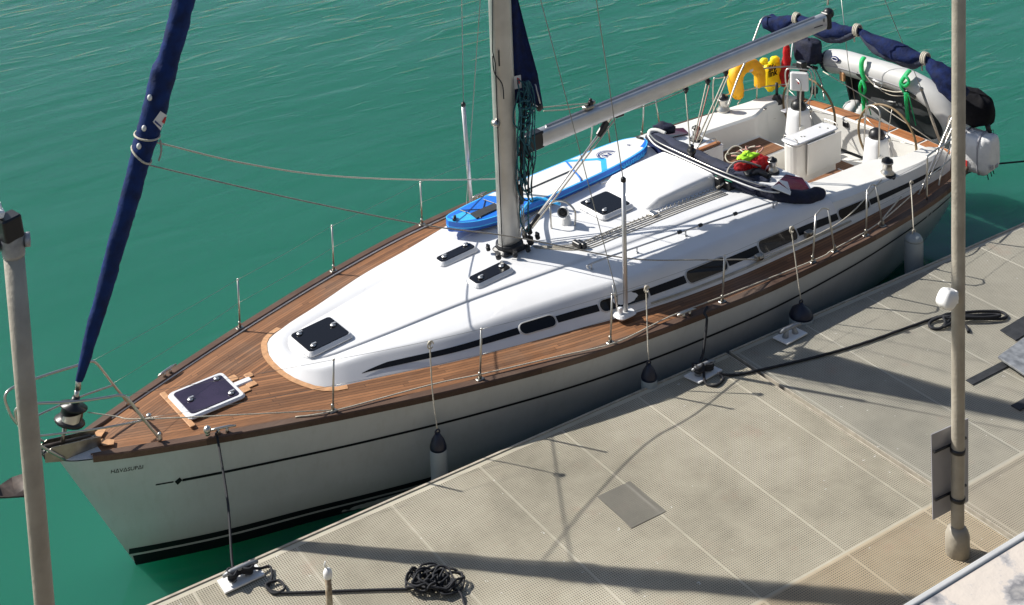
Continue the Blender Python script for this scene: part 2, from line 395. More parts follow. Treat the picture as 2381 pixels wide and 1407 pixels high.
# hull gelcoat with run-off streaks and a grubby waterline
m_, g, p, tc = newmat('hull_gelcoat_weathered'); L = m_.node_tree.links; M['hull'] = m_
sp = g.n('ShaderNodeSeparateXYZ'); L.new(tc.outputs['Object'], sp.inputs[0]); z = sp.outputs[2]
st = g.ramp(g.noise(g.scalev(tc.outputs['Object'], (9, 9, .55)), 1.4, 6, .65), [(.50, 0.), (.75, 1.)])
bl = g.noise(tc.outputs['Object'], 1.6, 5, .6); sc = g.ramp(g.noise(g.scalev(tc.outputs['Object'], (1, 1, 3.5)), 5, 5, .75), [(.66, 0.), (.72, 1.)])
col = g.mix(g.m('MULTIPLY', st, .16), g.ramp(bl, [(.3, (.56, .58, .59)), (.7, (.63, .65, .66))]), (.36, .34, .28))
gr_ = g.m('MULTIPLY', g.ramp(z, [(.25, 1.), (.55, 0.)]), g.m('ADD', .25, bl)); col = g.mix(g.m('MULTIPLY', gr_, .35), col, (.25, .25, .16))
col = g.mix(g.m('MULTIPLY', sc, .14), col, (.20, .20, .19))
L.new(col, p.inputs['Base Color']); p.inputs['Roughness'].default_value = .2; p.inputs['Coat Weight'].default_value = .5
# wall plaster with peeling patches
m_, g, p, tc = newmat('peeling_white_paint'); L = m_.node_tree.links; M['parapet'] = m_
n = g.noise(tc.outputs['Object'], 3.4, 7, .62, .25); n2 = g.noise(tc.outputs['Object'], 19, 6, .6)
col = g.ramp(g.m('ADD', g.m('MULTIPLY', n, .85), g.m('MULTIPLY', n2, .15)), [(.36, (.60, .53, .46)), (.49, (.56, .50, .44)), (.515, (.40, .38, .37)), (.57, (.17, .17, .18)), (.66, (.38, .36, .34))])
L.new(col, p.inputs['Base Color']); p.inputs['Roughness'].default_value = .85; L.new(g.bump(n2, .3, .01), p.inputs['Normal'])

# ================================================================ SETTING
def sheet(name, x0, x1, y0, y1, z, mt, kind=None):
    o = MB().add([(x0, y0, z), (x1, y0, z), (x1, y1, z), (x0, y1, z)], [(0, 1, 2, 3)]).build(name, mt)
    return setp(o, kind=kind)
sheet('water', -900, 900, -60, 1500, 0, M['water'], 'structure')
for nm, x0, x1, mt in (('pontoon_deck', -14, 11.50, M['grate']), ('pontoon_deck', 11.56, 44, M['grater'])):
    t = bpy.data.objects.new('pontoon', None); COL.objects.link(t); t['kind'] = 'structure'
    PINV[t.name] = Matrix.Identity(4)
    MB().add([(x0, 3.4, HP), (x1, 3.4, HP), (x1, 12.71, HP), (x0, 12.71, HP)], [(0, 1, 2, 3)]).build('grating', mt, t)
    MB().box((x0, 3.4, -.35), (x1, 12.712, HP-.04)).build('float', M['under'], t)
    b = MB(); b.box((x0, 12.712, HP-.18), (x1, 12.74, HP+.012)); b.box((x0-.002, 3.4, HP-.18), (x0+.012, 12.71, HP+.007)); b.box((x1-.012, 3.4, HP-.18), (x1+.002, 12.71, HP+.007))
    b.build('edge_beam', M['edge'], t)

# ================================================================ BOAT
YT = Thing('sailing_yacht', (0, 0, 0), 'large white sailing yacht with teak side decks moored alongside the grating pontoon', 'sailing boat')
zs = lambda x: 1.62-.027*x+.0012*x*x
bd = herm([0, .12, .25, .5, 1, 2, 3, 4.5, 6, 7.5, 9, 10.5, 12, 12.8, 13.4, 13.8, 14.05],
          [.03, .14, .21, .335, .55, .93, 1.28, 1.735, 2.07, 2.245, 2.345, 2.335, 2.24, 2.13, 1.99, 1.83, 1.66])
bw = herm([0, 1, 2, 2.55, 3.32, 5, 7, 8.5, 10, 11, 12, 12.8, 13.3], [.004, .38, .66, .83, 1.05, 1.42, 1.70, 1.72, 1.55, 1.36, 1.12, .90, .75])
def hull_pt(u, t, s=-1):
    """u 0..1 along, t height fraction (1 = sheer, 0 = waterline)"""
    xd = 14.05*u; xw = .78+(13.55-.78)*u
    x = xw+(xd-xw)*t; fw_ = max(0, min(1, t))
    k_ = .85-.35*max(0, min(1, (u-.35)/.4)); y = (bw((xw-.78)))*(1-fw_**k_)+bd(xd)*fw_**k_
    if t < 0: y = bw(xw-.78)*(1+t*.9); x = xw-t*.25*(1-u)
    return V(x, s*y, zs(xd)*t)
US = [(i/110)**1.25 for i in range(111)]; TS = [-.28, -.14, 0, .02, .04]+[i/16 for i in range(1, 17)]
for s_ in (0,):
    b = MB()
    rows = [[hull_pt(u, t, -1) for t in TS[::-1]]+[hull_pt(u, t, 1) for t in TS] for u in US]
    b.grid(rows, flip=False); n = len(b.v)-len(rows[0]); b.f.append(tuple(range(n, len(b.v)))); b.sm.append(False); b.mi.append(0)
    hull = b.build('hull', M['hull'], YT)
def hull_at(x, z, s=-1, off=.0):
    """point on the topside at station x, height z"""
    t = z/1.5
    for _ in range(12):
        lo, hi = 0., 1.
        for _ in range(24):
            u = (lo+hi)/2
            if hull_pt(u, t, s).x < x: lo = u
            else: hi = u
        t += (z-hull_pt(u, t, s).z)/1.5
    p = hull_pt(u, t, s); return V(p.x, p.y+s*off, z)
def hull_band(name, x0, x1, z0f, z1f, mt, n=90, off=.003, parent=hull):
    for s in (-1, 1):
        b = MB(); b.grid([[hull_at(x0+(x1-x0)*i/n, f(x0+(x1-x0)*i/n), s, off) for f in (z0f, z1f)] for i in range(n+1)], flip=(s == 1)); b.build(name, mt, parent)
hull_band('boot_stripe', .70, 13.0, lambda x: .165, lambda x: .245, M['black'])
hull_band('boot_stripe', .74, 13.0, lambda x: -.10, lambda x: .135, M['black'])
zc = herm([0, 3, 6, 9, 11, 13], [1.13, 1.10, 1.10, 1.13, 1.19, 1.28])
hull_band('cove_stripe', 1.20, 12.35, lambda x: zc(x)-.018, lambda x: zc(x)+.018, M['black'])
hull_band('cove_stripe', .93, 1.11, lambda x: zc(x)-.010, lambda x: zc(x)+.010, M['black'], 6)
hull_band('cove_stripe', 12.52, 13.2, lambda x: zc(x)-.018, lambda x: zc(x)+.018, M['black'], 12)
for s in (-1, 1):
    b = MB(); q = [hull_at(x, z, s, .004) for x, z in ((1.12, 1.115), (1.17, 1.165), (1.20, 1.115), (1.155, 1.06))]; b.add(q, [(0, 1, 2, 3)] if s == 1 else [(3, 2, 1, 0)]); b.build('stripe_diamond', M['black'], hull)
    b = MB(); q = [hull_at(x, z, s, .004) for x, z in ((12.40, 1.23), (12.40, 1.27), (12.46, 1.29), (12.46, 1.25))]; b.add(q, [(0, 1, 2, 3)]); b.build('stripe_diamond', M['black'], hull)
# name lettering on the bow
vs, fs = text_flat('H\u0394V\u0394SUP\u0394I', .064, .0002); b = MB()
b.add([hull_at(.635+x*.95, 1.385+y*1.15, -1, .004) for x, y, z in vs], fs); b.build('name_lettering', M['black'], hull)
# teak deck
def dz(x, y): return zs(x)+.075*max(0, 1-(y/max(.2, bd(x)))**2)*min(1, bd(x)/1.0)
b = MB(); xs = [.34+i*(13.9-.34)/135 for i in range(136)]; ts = [-1+i/14 for i in range(29)]
for x in xs:
    for t in ts:
        y = t*(bd(x)-.05); b.v.append((x, y, dz(x, y)+.002)); b.uv[len(b.v)-1] = (x, bd(x)-.12-abs(y))
for i in range(135):
    for j in range(28):
        ym = (ts[j]+ts[j+1])/2*bd(xs[i])
        if xs[i+1] > 10.7 and abs(ym) < 1.42: continue
        b.f.append((i*29+j, (i+1)*29+j, (i+1)*29+j+1, i*29+j+1)); b.sm.append(True); b.mi.append(0)
b.build('teak_deck', M['teak'], YT)
# toe rails
for s in (-1, 1):
    b = MB(); rows = []; N_ = 120
    for i in range(N_+1):
        x = .30+(13.95-.30)*i/N_; y = bd(x); z = zs(x)
        w_ = .115 if x > .6 else .06+.055*(x-.3)/.3
        rows.append([V(x, s*(y+.006), z-.03), V(x, s*(y+.008), z+.035), V(x, s*(y-.004), z+.048), V(x, s*(y-w_+.012), z+.050), V(x, s*(y-w_), z+.040), V(x, s*(y-w_), z-.005)])
    b.grid(rows, flip=(s == 1), smooth=False)
    for i, r_ in enumerate(rows):
        x = .30+(13.95-.30)*i/N_
        for j in range(6): b.uv[i*6+j] = (x, j*.03)
    rl = b.build('toe_rail', M['rail'], YT)
    b = MB(); rows = []
    for i in range(81):
        x = .75+(11.5-.75)*i/80; y = bd(x)-.122; z = zs(x); rows.append([V(x, s*y, z+.012), V(x, s*y, z+.034), V(x, s*(y+.004), z+.036)])
    b.grid(rows, flip=(s == 1)); b.build('alloy_strip', M['alu'], rl)
# bow cap
b = MB(); rows = []
for i in range(9):
    x = .0+.42*i/8; h_ = bd(x)-.008
    rows.append([V(x, -h_, zs(x)+.008), V(x, -h_*.8, zs(x)+.022), V(x, 0, zs(x)+.026), V(x, h_*.8, zs(x)+.022), V(x, h_, zs(x)+.008)])
b.grid(rows); b.build('bow_cap', M['gel'], YT)
# ---------------------------------------------------------------- coachroof
base_x = [(2.735, 0), (2.74, .15), (2.77, .32), (2.82, .45), (2.89, .59), (2.97, .68), (3.08, .75), (3.2, .79)]
yb_ = herm([3.2, 3.6, 4, 4.5, 5, 5.5, 6, 7, 8, 9, 10.5, 12, 13.2, 13.7], [.79, .90, 1.02, 1.17, 1.29, 1.40, 1.50, 1.70, 1.83, 1.89, 1.90, 1.86, 1.78, 1.68])
edge_x = [(2.83, 0), (2.835, .13), (2.86, .26), (2.90, .36), (2.96, .46), (3.03, .52), (3.13, .56), (3.25, .60)]
ye_ = herm([3.25, 3.6, 4.6, 5.4, 6.1, 7.3, 9.3, 10.1, 11.1, 12.2, 13.2, 13.7], [.60, .68, .98, 1.12, 1.27, 1.54, 1.63, 1.66, 1.71, 1.71, 1.66, 1.5])
ze_ = herm([2.8, 3.5, 4.6, 6, 7.4, 9.3, 10.2, 11.1, 12.5, 13.3, 13.7], [1.725, 1.775, 1.80, 1.85, 1.90, 1.915, 1.90, 1.84, 1.79, 1.77, 1.66])
rid_x = [(2.95, 0), (2.955, .08), (2.975, .15), (3.01, .22), (3.06, .27), (3.12, .31), (3.2, .345), (3.32, .375)]
yr_ = herm([3.32, 3.6, 4, 5, 6, 8, 9.5, 10.8], [.375, .41, .46, .57, .71, .95, 1.08, 1.2])
zr_ = herm([2.9, 3.1, 3.6, 4, 5, 6, 8, 9.5, 10.8], [1.742, 1.755, 1.785, 1.81, 1.875, 1.92, 1.98, 2.0, 2.0])
XE = 10.75
def sec(i, nose=8, n=120):
    if i < nose:
        (xb, yb), (xe, ye), (xr, yr) = base_x[i], edge_x[i], rid_x[i]; ze = ze_(xe); zr = zr_(xr)
    else:
        k = (i-nose+1)/n; xb = 3.2+(XE-3.2)*k; xe = 3.25+(XE-3.25)*k; xr = 3.32+(XE-3.32)*k; yb, ye, yr = yb_(xb), ye_(xe), yr_(xr); ze = ze_(xe); zr = zr_(xr)
    return V(xb, yb, dz(xb, yb)-.004), V(xe, ye, ze), V(xr, yr, zr), V(xr+.0, 0, zr+.012)
def profile(B, E, R, Ct):
    out = [B, B.lerp(E, .3)]
    def q(a, c, b, n=5):
        return [a*(1-t)**2+c*2*t*(1-t)+b*t*t for t in [i/n for i in range(n+1)]]
    out += q(E.lerp(B, .22), E, E.lerp(R, .10)); out += [R.lerp(E, .12)-V(0, 0, .004), R.lerp(E, .035)-V(0, 0, .020), R.lerp(E, .02)-V(0, 0, .008), R, R.lerp(Ct, .06)+V(0, 0, .002)]; out += [R.lerp(Ct, .5), Ct]
    return out
rows = []
for i in range(128):
    P = profile(*sec(i)); rows.append([V(p.x, -p.y, p.z) for p in P]+[V(p.x, p.y, p.z) for p in P[::-1][1:]])
b = MB()
# companionway opening in the aft end
for i in range(127):
    pass
b.grid(rows, flip=True)
keep = []; n = len(rows[0])
for k, f in enumerate(b.f):
    c = sum((V(b.v[q]) for q in f), V(0, 0, 0))/4
    if c.x > 9.62 and abs(c.y) < .40 and c.z > 1.9: continue
    keep.append(k)
# split the top so that the companionway slot has clean edges
rows2 = []
for P in rows:
    c = n//2; h_ = P[c].z; x = P[c].x
    rows2.append(P[:c-1]+[V(x, -.38, zr_(x)+.010), V(x, 0, zr_(x)+.012), V(x, .38, zr_(x)+.010)]+P[c+2:] if x > 5.0 else P[:c-1]+[P[c-1], P[c], P[c+1]]+P[c+2:])
b = MB(); b.grid(rows2, flip=True); nn = len(rows2[0]); ff = []; sm = []
for k, f in enumerate(b.f):
    i, j = divmod(k, nn-1)
    if rows2[i][nn//2].x > 9.68 and j in (nn//2-1, nn//2): continue
    ff.append(f); sm.append(True)
b.f = ff; b.sm = sm; b.mi = [0]*len(ff)
# aft bulkhead and companionway walls
for s in (-1, 1):
    P = rows2[-1]; side = [p for p in P if p.y*s >= .37]; side.sort(key=lambda p: abs(p.y), reverse=True)
    q = side+[V(XE, s*.38, 1.05), V(XE, s*1.42, 1.05)]
    b.poly(q if s == 1 else q[::-1])
    x0 = 9.68; q = [V(x0, s*.38, 2.01), V(XE, s*.38, 2.01), V(XE, s*.38, 1.05), V(x0, s*.38, 1.05)]
    b.poly(q if s == -1 else q[::-1])
b.poly([V(9.68, -.38, 2.01), V(9.68, .38, 2.01), V(9.68, .38, 1.05), V(9.68, -.38, 1.05)])
roof = b.build('coachroof', M['gel'], YT)
def wall(x, t, s=-1, off=0.0):
    """point on the slanting cabin / coaming side; t 0 at deck, 1 at the upper edge"""
    B = V(x, yb_(x), dz(x, yb_(x))); E = V(x, ye_(x), ze_(x)); nrm = V(0, (E-B).z, -(E-B).y).normalized()
    p = B.lerp(E, t)+nrm*off; return V(p.x, s*p.y, p.z)
# fresh teak margin at the nose of the coachroof
b = MB(); ring = [V(x, y, 0) for x, y in base_x]
lo = [V(x, -y, 0) for x, y in base_x[::-1]][:-1]+ring; rows = []
for i, p in enumerate(lo):
    q = lo[min(i+1, len(lo)-1)]-lo[max(0, i-1)]; nn_ = V(-q.y, q.x, 0).normalized(); o_ = p+nn_*.075
    rows.append([V(p.x, p.y, dz(p.x, p.y)+.008), V(o_.x, o_.y, dz(o_.x, o_.y)+.008)])
b.grid(rows, smooth=False)
o = b.build('margin_board', M['teakl'], YT)
# side stripe and cabin windows
WINS = [(5.42, 5.90), (6.52, 7.22), (7.85, 8.55), (9.16, 9.90), (10.76, 11.44)]
t0, t1 = .27, .62
for s in (-1, 1):
    segs = []; x = 3.42
    for a, c in WINS: segs.append((x, a-.022)); x = c+.022
    segs.append((x, 13.25))
    for a, c in segs:
        b = MB(); n_ = max(8, int((c-a)/.08)); rw = []
        for i in range(n_+1):
            x = a+(c-a)*i/n_; k = min(1, .03+(x-3.42)/.34)**.7 if a < 3.5 else 1
            if a > 11: k = 1-.3*(x-a)/(c-a)
            rw.append([wall(x, t0+.06, s, .004), wall(x, t0+.06+(t1-t0-.14)*k, s, .004)])
        b.grid(rw, flip=(s == 1)); b.build('side_stripe', M['black'], roof)
    for a, c in WINS:
        def rr(ins, off, k=5):
            pts = []
            for qx, qt, a0 in ((c, t1, 0), (a, t1, 90), (a, t0, 180), (c, t0, 270)):
                for m__ in range(k):
                    an = math.radians(a0+m__*90/(k-1)); rx = .07-ins*.8; rt_ = .16-ins*1.6
                    sx = 1 if qx == c else -1; st_ = 1 if qt == t1 else -1
                    pts.append(wall(qx-sx*.07+math.cos(an)*rx, qt-st_*.16+math.sin(an)*rt_, s, off))
            return pts
        fr_ = MB(); o0 = rr(-.018, .003); o1 = rr(-.012, .010); i1 = rr(.002, .012); i0 = rr(.004, .006); n_ = len(o0)
        for A_, B_ in ((o0, o1), (o1, i1), (i1, i0)):
            fr_.add(A_+B_, [(k, (k+1) % n_, n_+(k+1) % n_, n_+k) if s == -1 else (k, n_+k, n_+(k+1) % n_, (k+1) % n_) for k in range(n_)], True)
        wf = fr_.build('window', M['hyp'], roof)
        pn = MB(); pn.poly(i0 if s == -1 else i0[::-1]); pn.build('pane', M['glass'], wf) if False else pn.build('window_pane', M['glass'], roof)
# ---------------------------------------------------------------- cockpit moulding
b = MB(); rows = []
def csec(x, seat):
    a = V(x, yb_(x), dz(x, yb_(x))-.004); e = V(x, ye_(x), ze_(x)); yi = 1.13 if x < 12.3 else 1.13+.22*min(1, (x-12.3)/.5)
    it = V(x, yi, ze_(x)+.02); out = [a, a.lerp(e, .6), a.lerp(e, .9), e.lerp(it, .12), e.lerp(it, .5), it.lerp(e, .05), V(x, yi-.012, it.z-.03)]
    if seat: out += [V(x, yi-.04, 1.47), V(x, yi-.07, 1.45), V(x, .52, 1.45), V(x, .49, 1.43), V(x, .48, 1.02), V(x, .46, .99), V(x, 0, .99)]
    else: out += [V(x, yi-.05, 1.15), V(x, yi-.07, 1.04), V(x, yi-.12, .99), V(x, .70, .99), V(x, .62, .99), V(x, .55, .99), V(x, 0, .99)]
    return [V(p.x, -p.y, p.z) for p in out]+[V(p.x, p.y, p.z) for p in out[::-1][1:]]
for x in [10.75+i*.1 for i in range(17)]: rows.append(csec(x, True))
for x in [12.36+i*.09 for i in range(16)]: rows.append(csec(x, False))
b.grid(rows, flip=True, smooth=False); ck = b.build('cockpit', M['gelnon'], YT)
for p_ in ck.data.polygons: p_.use_smooth = False
def teakpad(name, pts, z, mt=None, parent=ck, th=.012, vert=False):
    b = MB(); b.poly([V(x, y, z+th) for x, y in pts], th); 
    for i, v in enumerate(b.v): b.uv[i] = (v[0], v[1])
    return b.build(name, mt or M['teakc'], parent)
for s in (-1, 1):
    q = [(10.82, s*1.055), (10.82, s*.53), (12.30, s*.53), (12.30, s*1.055)]; teakpad('seat_slats', q if s == 1 else q[::-1], 1.451)
teakpad('sole_slats', [(10.85, -.44), (13.4, -.44), (13.4, .44), (10.85, .44)], .991)
# transom seat
b = MB(); rows = []
oy = lambda y: 14.02-.16*(abs(y)/1.6)**2.4
iy = lambda y: 13.70-.10*(abs(y)/1.6)**3
for i in range(33):
    y = -1.62+3.24*i/32
    rows.append([V(iy(y), y, 1.05), V(iy(y), y, 1.585), V(iy(y)+.02, y, 1.60), V(oy(y)-.01, y, 1.60), V(oy(y)+.02, y, 1.58), V(oy(y)+.0, y, 1.2)])
b.grid(rows, flip=True, smooth=False); ts_ = b.build('transom_seat', M['gelnon'], YT)
for (ya, yb2) in ((-1.52, -1.0), (-.95, -.42), (-.37, .22), (.27, .85), (.9, 1.5)):
    b = MB(); rows = []
    for i in range(9):
        y = ya+(yb2-ya)*i/8; rows.append([V(iy(y)+.045, y, 1.602), V(iy(y)+.05, y, 1.612), V(oy(y)-.035, y, 1.612), V(oy(y)-.03, y, 1.602)])
    b.grid(rows, flip=True, smooth=False)
    for k, v in enumerate(b.v): b.uv[k] = (v[1], v[0]*1.0)
    b.build('seat_slats', M['teakp'], ts_)
# ================================================================ DECK FITTINGS
def roofz(x, y):
    """top surface of the coachroof"""
    y = abs(y); R_ = yr_(x); E_ = ye_(x)
    if y <= R_: return zr_(x)+.012*(1-y/R_)
    return zr_(x)+(ze_(x)-zr_(x))*min(1, (y-R_)/(E_-R_))
def surf_tube(b, pts, r, n=6, k=4, lift=None):
    out = [V(p[0], p[1], roofz(p[0], p[1])+(lift or r)) for p in cr([(p[0], p[1], 0) for p in pts], k)]
    b.tube(out, r, n)
def hatch(cx_, cy_, lx, ly, z_, pitch=0., roll=0., glass='glass', h=.045, rim=.035, handles=((-.3, -.25), (.3, -.25)), lab=None):
    z = z_+(.022 if cx_ > 2.5 else 0)
    Mx = Matrix.Rotation(-pitch, 4, 'Y') @ Matrix.Rotation(roll, 4, 'X')
    b = MB(); b.cbox((cx_, cy_, z), (lx+rim*2, ly+rim*2, h*1.6), Mx, bev=.07); fr = b.build('hatch', M['gel'], YT)
    if lab: fr['label'] = lab
    up = Mx @ V(0, 0, 1)
    b = MB(); b.cbox(V(cx_, cy_, z)+up*h*.82, (lx, ly, .012), Mx, bev=.05); b.build('hatch_glass', M[glass], fr)
    for hx, hy in handles:
        p = V(cx_, cy_, z)+up*(h*.82+.012)+Mx @ V(hx*lx, hy*ly*1.2, 0)
        b = MB(); b.lathe(p, [(.0, 0), (.034, 0), (.034, .010), (.0, .014)], 12); b.cbox(p+V(.02, .015, .014), (.06, .022, .014)); b.build('hatch_handle', M['alu'], fr)
hatch(1.77, -.02, .62, .52, 1.66, .0, 0, 'glassp', .03, .055, ((.36, -.3), (.36, .3), (-.33, .0)), 'hatch with purple tinted glass set in the foredeck teak')
hatch(3.32, 0, .57, .50, 1.775, .065, 0, 'glass', .05, .036, ((-.34, .28), (-.34, -.28), (.36, .05)), 'square dark hatch near the nose of the coachroof')
hatch(5.64, .36, .56, .17, 1.905, .06, -.02, 'glass', .055, .036, ((-.34, 0), (.34, .2)))
hatch(5.66, -.36, .56, .21, 1.905, .06, .02, 'glass', .055, .036, ((-.30, -.1), (.34, 0)))
hatch(7.98, 0, .52, .52, 1.995, .03, 0, 'glass', .055, .042, ((-.32, .28), (-.32, -.28)))
# foredeck hatch tongue and fresh teak patches
b = MB(); b.cbox((2.23, -.02, 1.645), (.24, .10, .03), bev=.03); b.build('hatch_tongue', M['gel'], YT)
for (x, y, lx, ly) in ((2.17, .12, .13, .12), (2.36, .06, .10, .10), (2.17, -.17, .15, .13), (2.30, -.13, .12, .10), (1.40, -.02, .07, .84)):
    b = MB(); b.cbox((x, y, dz(x, y)+.010), (lx, ly, .012), bev=.02); b.build('margin_board', M['teakl'], YT)
for s in (-1, 1):
    b = MB(); b.poly([V(.44, s*.02, 1.652), V(.47, s*.14, 1.65), V(.56, s*.19, 1.65), V(.60, s*.12, 1.652), V(.50, s*.02, 1.654)][::s], .01); b.build('margin_board', M['teakl'], YT)
# sliding hatch housing
b = MB(); rows = []
for x, h_, w_ in ((8.36, .0, .40), (8.42, .075, .47), (8.56, .135, .50), (9.0, .16, .52), (9.45, .175, .53), (9.60, .175, .53)):
    z0 = roofz(x, .5)-.01; r_ = []
    for y, k in ((-1.04, 0), (-1.01, .6), (-.975, .93), (-.9, 1), (-.4, 1.02), (0, 1.03), (.4, 1.02), (.9, 1), (.975, .93), (1.01, .6), (1.04, 0)): r_.append(V(x, y*w_, z0+h_*k+.012*(k > 0)))
    rows.append(r_)
b.grid(rows, flip=True); n_ = len(rows[0]); b.f.append(tuple(5*n_+j for j in range(n_))); b.sm.append(False); b.mi.append(0)
b.build('sliding_hatch_cover', M['gel'], YT)
for s in (-1, 1):
    b = MB(); b.cbox((8.98, s*.60, roofz(9, .6)+.004), (1.1, .05, .02), bev=.02); b.build('moulding_rib', M['gel'], YT)
# dorade vent with its guard hoop
c = V((7.285,0.048,1.955))
b = MB(); b.lathe(c, [(.10, -.01), (.10, .02), (.085, .05), (.075, .10), (.06, .13)], 18); b.tube(cr([c+V(0, 0, .10), c+V(0, 0, .17), c+V(-.05, -.04, .22), c+V(-.12, -.09, .235)], 4), [.055]*4+[.06]*4+[.068]*4+[.075], 14, cap=False)
vn = b.build('ventilator', M['white'], YT)
b = MB(); b.lathe(c+V(-.105, -.079, .234), [(0, 0), (.052, 0), (.052, .004), (0, .004)], 14, axis=(-.8, -.6, .1)); b.build('ventilator_mouth', M['blackp'], vn)
p, q = V((7.046,0.058,1.960)), V((7.336,-0.092,1.960)); m_ = (p+q)/2
b = MB(); b.tube(cr([p, p+V(-.01, .0, .22), p.lerp(q, .22)+V(0, .10, .33), p.lerp(q, .78)+V(0, .10, .33), q+V(.01, 0, .22), q], 6), .014, 8); b.build('ventilator_guard', M['steel'], vn)
# ---------------------------------------------------------------- mast, boom and standing rigging
MX = 6.27
b = MB(); rows = []
for z in (1.93, 2.2, 3, 4, 5, 6, 8, 12, 18.8):
    r_ = []
    for j in range(24):
        a = 2*math.pi*j/24; ca, sa = math.cos(a), math.sin(a); r_.append(V(MX+.165*abs(ca)**.85*(1 if ca > 0 else -1), .098*abs(sa)**.8*(1 if sa > 0 else -1), z))
    rows.append(r_)
b.grid(rows, closed=True); mast = b.build('mast', M['alum'], YT)
b = MB(); b.cbox((MX, 0, 1.965), (.42, .30, .07), bev=.06); b.lathe((MX, 0, 1.99), [(.19, 0), (.185, .06), (.17, .07)], 20); b.build('mast_collar', M['blackp'], mast)
b = MB(); b.cbox(V((6.147,-0.100,4.663)), (.02, .015, .22), bev=.005); b.build('mast_slot', M['blackp'], mast)
b = MB(); b.lathe(V((6.084,-0.050,3.773)), [(.0, -.05), (.05, -.04), (.05, .04), (0, .05)], 12, axis=(0, 1, 0)); b.build('mast_fitting', M['steel'], mast)
b = MB(); b.tube([(MX+.165, -.01, 2.1), (MX+.165, -.01, 18.5)], .012, 6); b.build('luff_slot', M['blackp'], mast)
for z in (8.2, 13.2):
    for s in (-1, 1):
        b = MB(); b.tube([(MX, s*.08, z), (MX+.35, s*1.15, z+.06)], [.05, .025], 8, flat=.4); b.build('spreader', M['alu'], mast)
for p, k in (((MX-.30, -.14, 2.0), 1.), ((MX+.26, -.12, 2.02), 1.2), ((MX+.30, .05, 2.02), 1.), ((MX-.1, -.24, 2.0), .9), ((MX+.12, -.24, 2.0), .9), ((MX+.33, -.02, 2.10), 1.), ((MX+.40, -.10, 2.03), .9), ((MX-.27, .12, 2.0), .8)):
    b = MB(); b.lathe(p, [(.0, -.035*k), (.038*k, -.03*k), (.038*k, .03*k), (0, .035*k)], 10, axis=(.5, 1, .2)); b.cbox(V(p)+V(0, 0, .02), (.03*k, .07*k, .09*k)); b.build('turning_block', M['blackp'], mast)
BA, BF = V(6.66, 0, 3.33), V(12.74, 0, 3.625)      # boom ends
def boomp(t, dy=0, dz_=0): return BA.lerp(BF, t)+V(0, dy, dz_)
b = MB(); rows = []
for t in [.03+.955*i/10 for i in range(11)]:
    c = boomp(t); r_ = []
    for j in range(20):
        a = 2*math.pi*j/20; ca, sa = math.cos(a), math.sin(a); r_.append(c+V(0, .085*abs(ca)**.6*(1 if ca > 0 else -1), .126*abs(sa)**.75*(1 if sa > 0 else -1)))
    rows.append(r_)
b.grid(rows, closed=True); boom = b.build('boom', M['alu'], YT)
b = MB(); b.cbox(boomp(.012), (.30, .15, .24), Matrix.Rotation(-.045, 4, 'Y'), bev=.03); b.tube([(MX+.17, 0, 3.24), boomp(.0)+V(0, 0, -.05)], .05, 8); b.build('gooseneck', M['blackp'], boom)
b = MB(); b.cbox(boomp(.998), (.10, .16, .27), Matrix.Rotation(-.045, 4, 'Y'), bev=.03); b.ball(boomp(1.0)+V(.04, 0, .10), .09, 6); b.build('boom_end_cap', M['blackp'], boom)
b = MB(); b.cbox(boomp(.175, 0, .16), (.16, .10, .05), bev=.02); b.cbox(boomp(.19, 0, .20), (.06, .07, .05), bev=.02); b.build('boom_car', M['steeld'], boom)
b = MB(); b.tube([boomp(t, .0, .137) for t in (.05, .95)], .018, 5); b.build('boom_track', M['alu'], boom)
b = MB(); b.cbox(boomp(.972, -.088, .07), (.012, .006, .07), bev=.002); b.cbox(boomp(.95, -.088, .0), (.2, .004, .012)); b.build('boom_marking', M['black'], boom)
# vang and mainsheet
vb = V(MX+.27, -.03, 2.12); vt = V((8.145,-0.030,3.315))
b = MB(); b.tube([vb, vb.lerp(vt, .93)], .013, 8); b.build('vang_strut', M['alu'], YT)
b = MB(); b.cbox(vb.lerp(vt, .88), (.10, .06, .24), Matrix.Rotation(.80, 4, 'Y'), bev=.02); b.build('vang_block', M['blackp'], YT); b = MB(); b.cbox(V((8.293,0.000,3.278)), (.16, .06, .07), bev=.02); b.build('vang_bracket', M['blackp'], YT)
b = MB(); b.tube([vb, vb.lerp(vb+(vt-vb)*.14, 1)], .03, 8); b.build('vang_fitting', M['blackp'], YT)
for d, k in ((.05, 0), (-.06, .05), (.09, -.04)):
    b = MB(); b.tube([vb+V(.05, d, k), vt+V(.02, d*.5, -.05)], .011, 5); b.build('vang_line', M['rope'], YT)
def line(name, pts, r, mt, k=5, n=6, parent=YT, smooth=True):
    b = MB(); b.tube(cr(pts, k) if smooth and len(pts) > 2 else [V(p) for p in pts], r, n); return b.build(name, M[mt], parent)
def block(p, parent=YT, s=1., mt='blackp'):
    b = MB(); b.cbox(p, (.05*s, .045*s, .13*s), bev=.02); b.lathe(V(p)+V(0, -.03*s, 0), [(0, 0), (.034*s, 0), (.034*s, .06*s), (0, .06*s)], 10, axis=(0, 1, 0)); return b.build('pulley_block', M[mt], parent)
block((9.606,0.000,3.306), boom); block((10.060,-0.000,3.313), boom); block((10.443,0.000,3.347), boom); block((7.758,-0.020,3.604), boom, .9)
SB = V((9.692,0.000,2.372))
line('mainsheet', [(9.605,0.000,3.254), (9.673,0.000,2.345)], .010, 'rope', parent=YT); line('mainsheet', [(10.032,-0.000,3.273), (9.729,0.000,2.428)], .010, 'rope'); line('mainsheet', [(10.094,0.000,3.237), (9.784,0.000,2.479)], .010, 'roper')
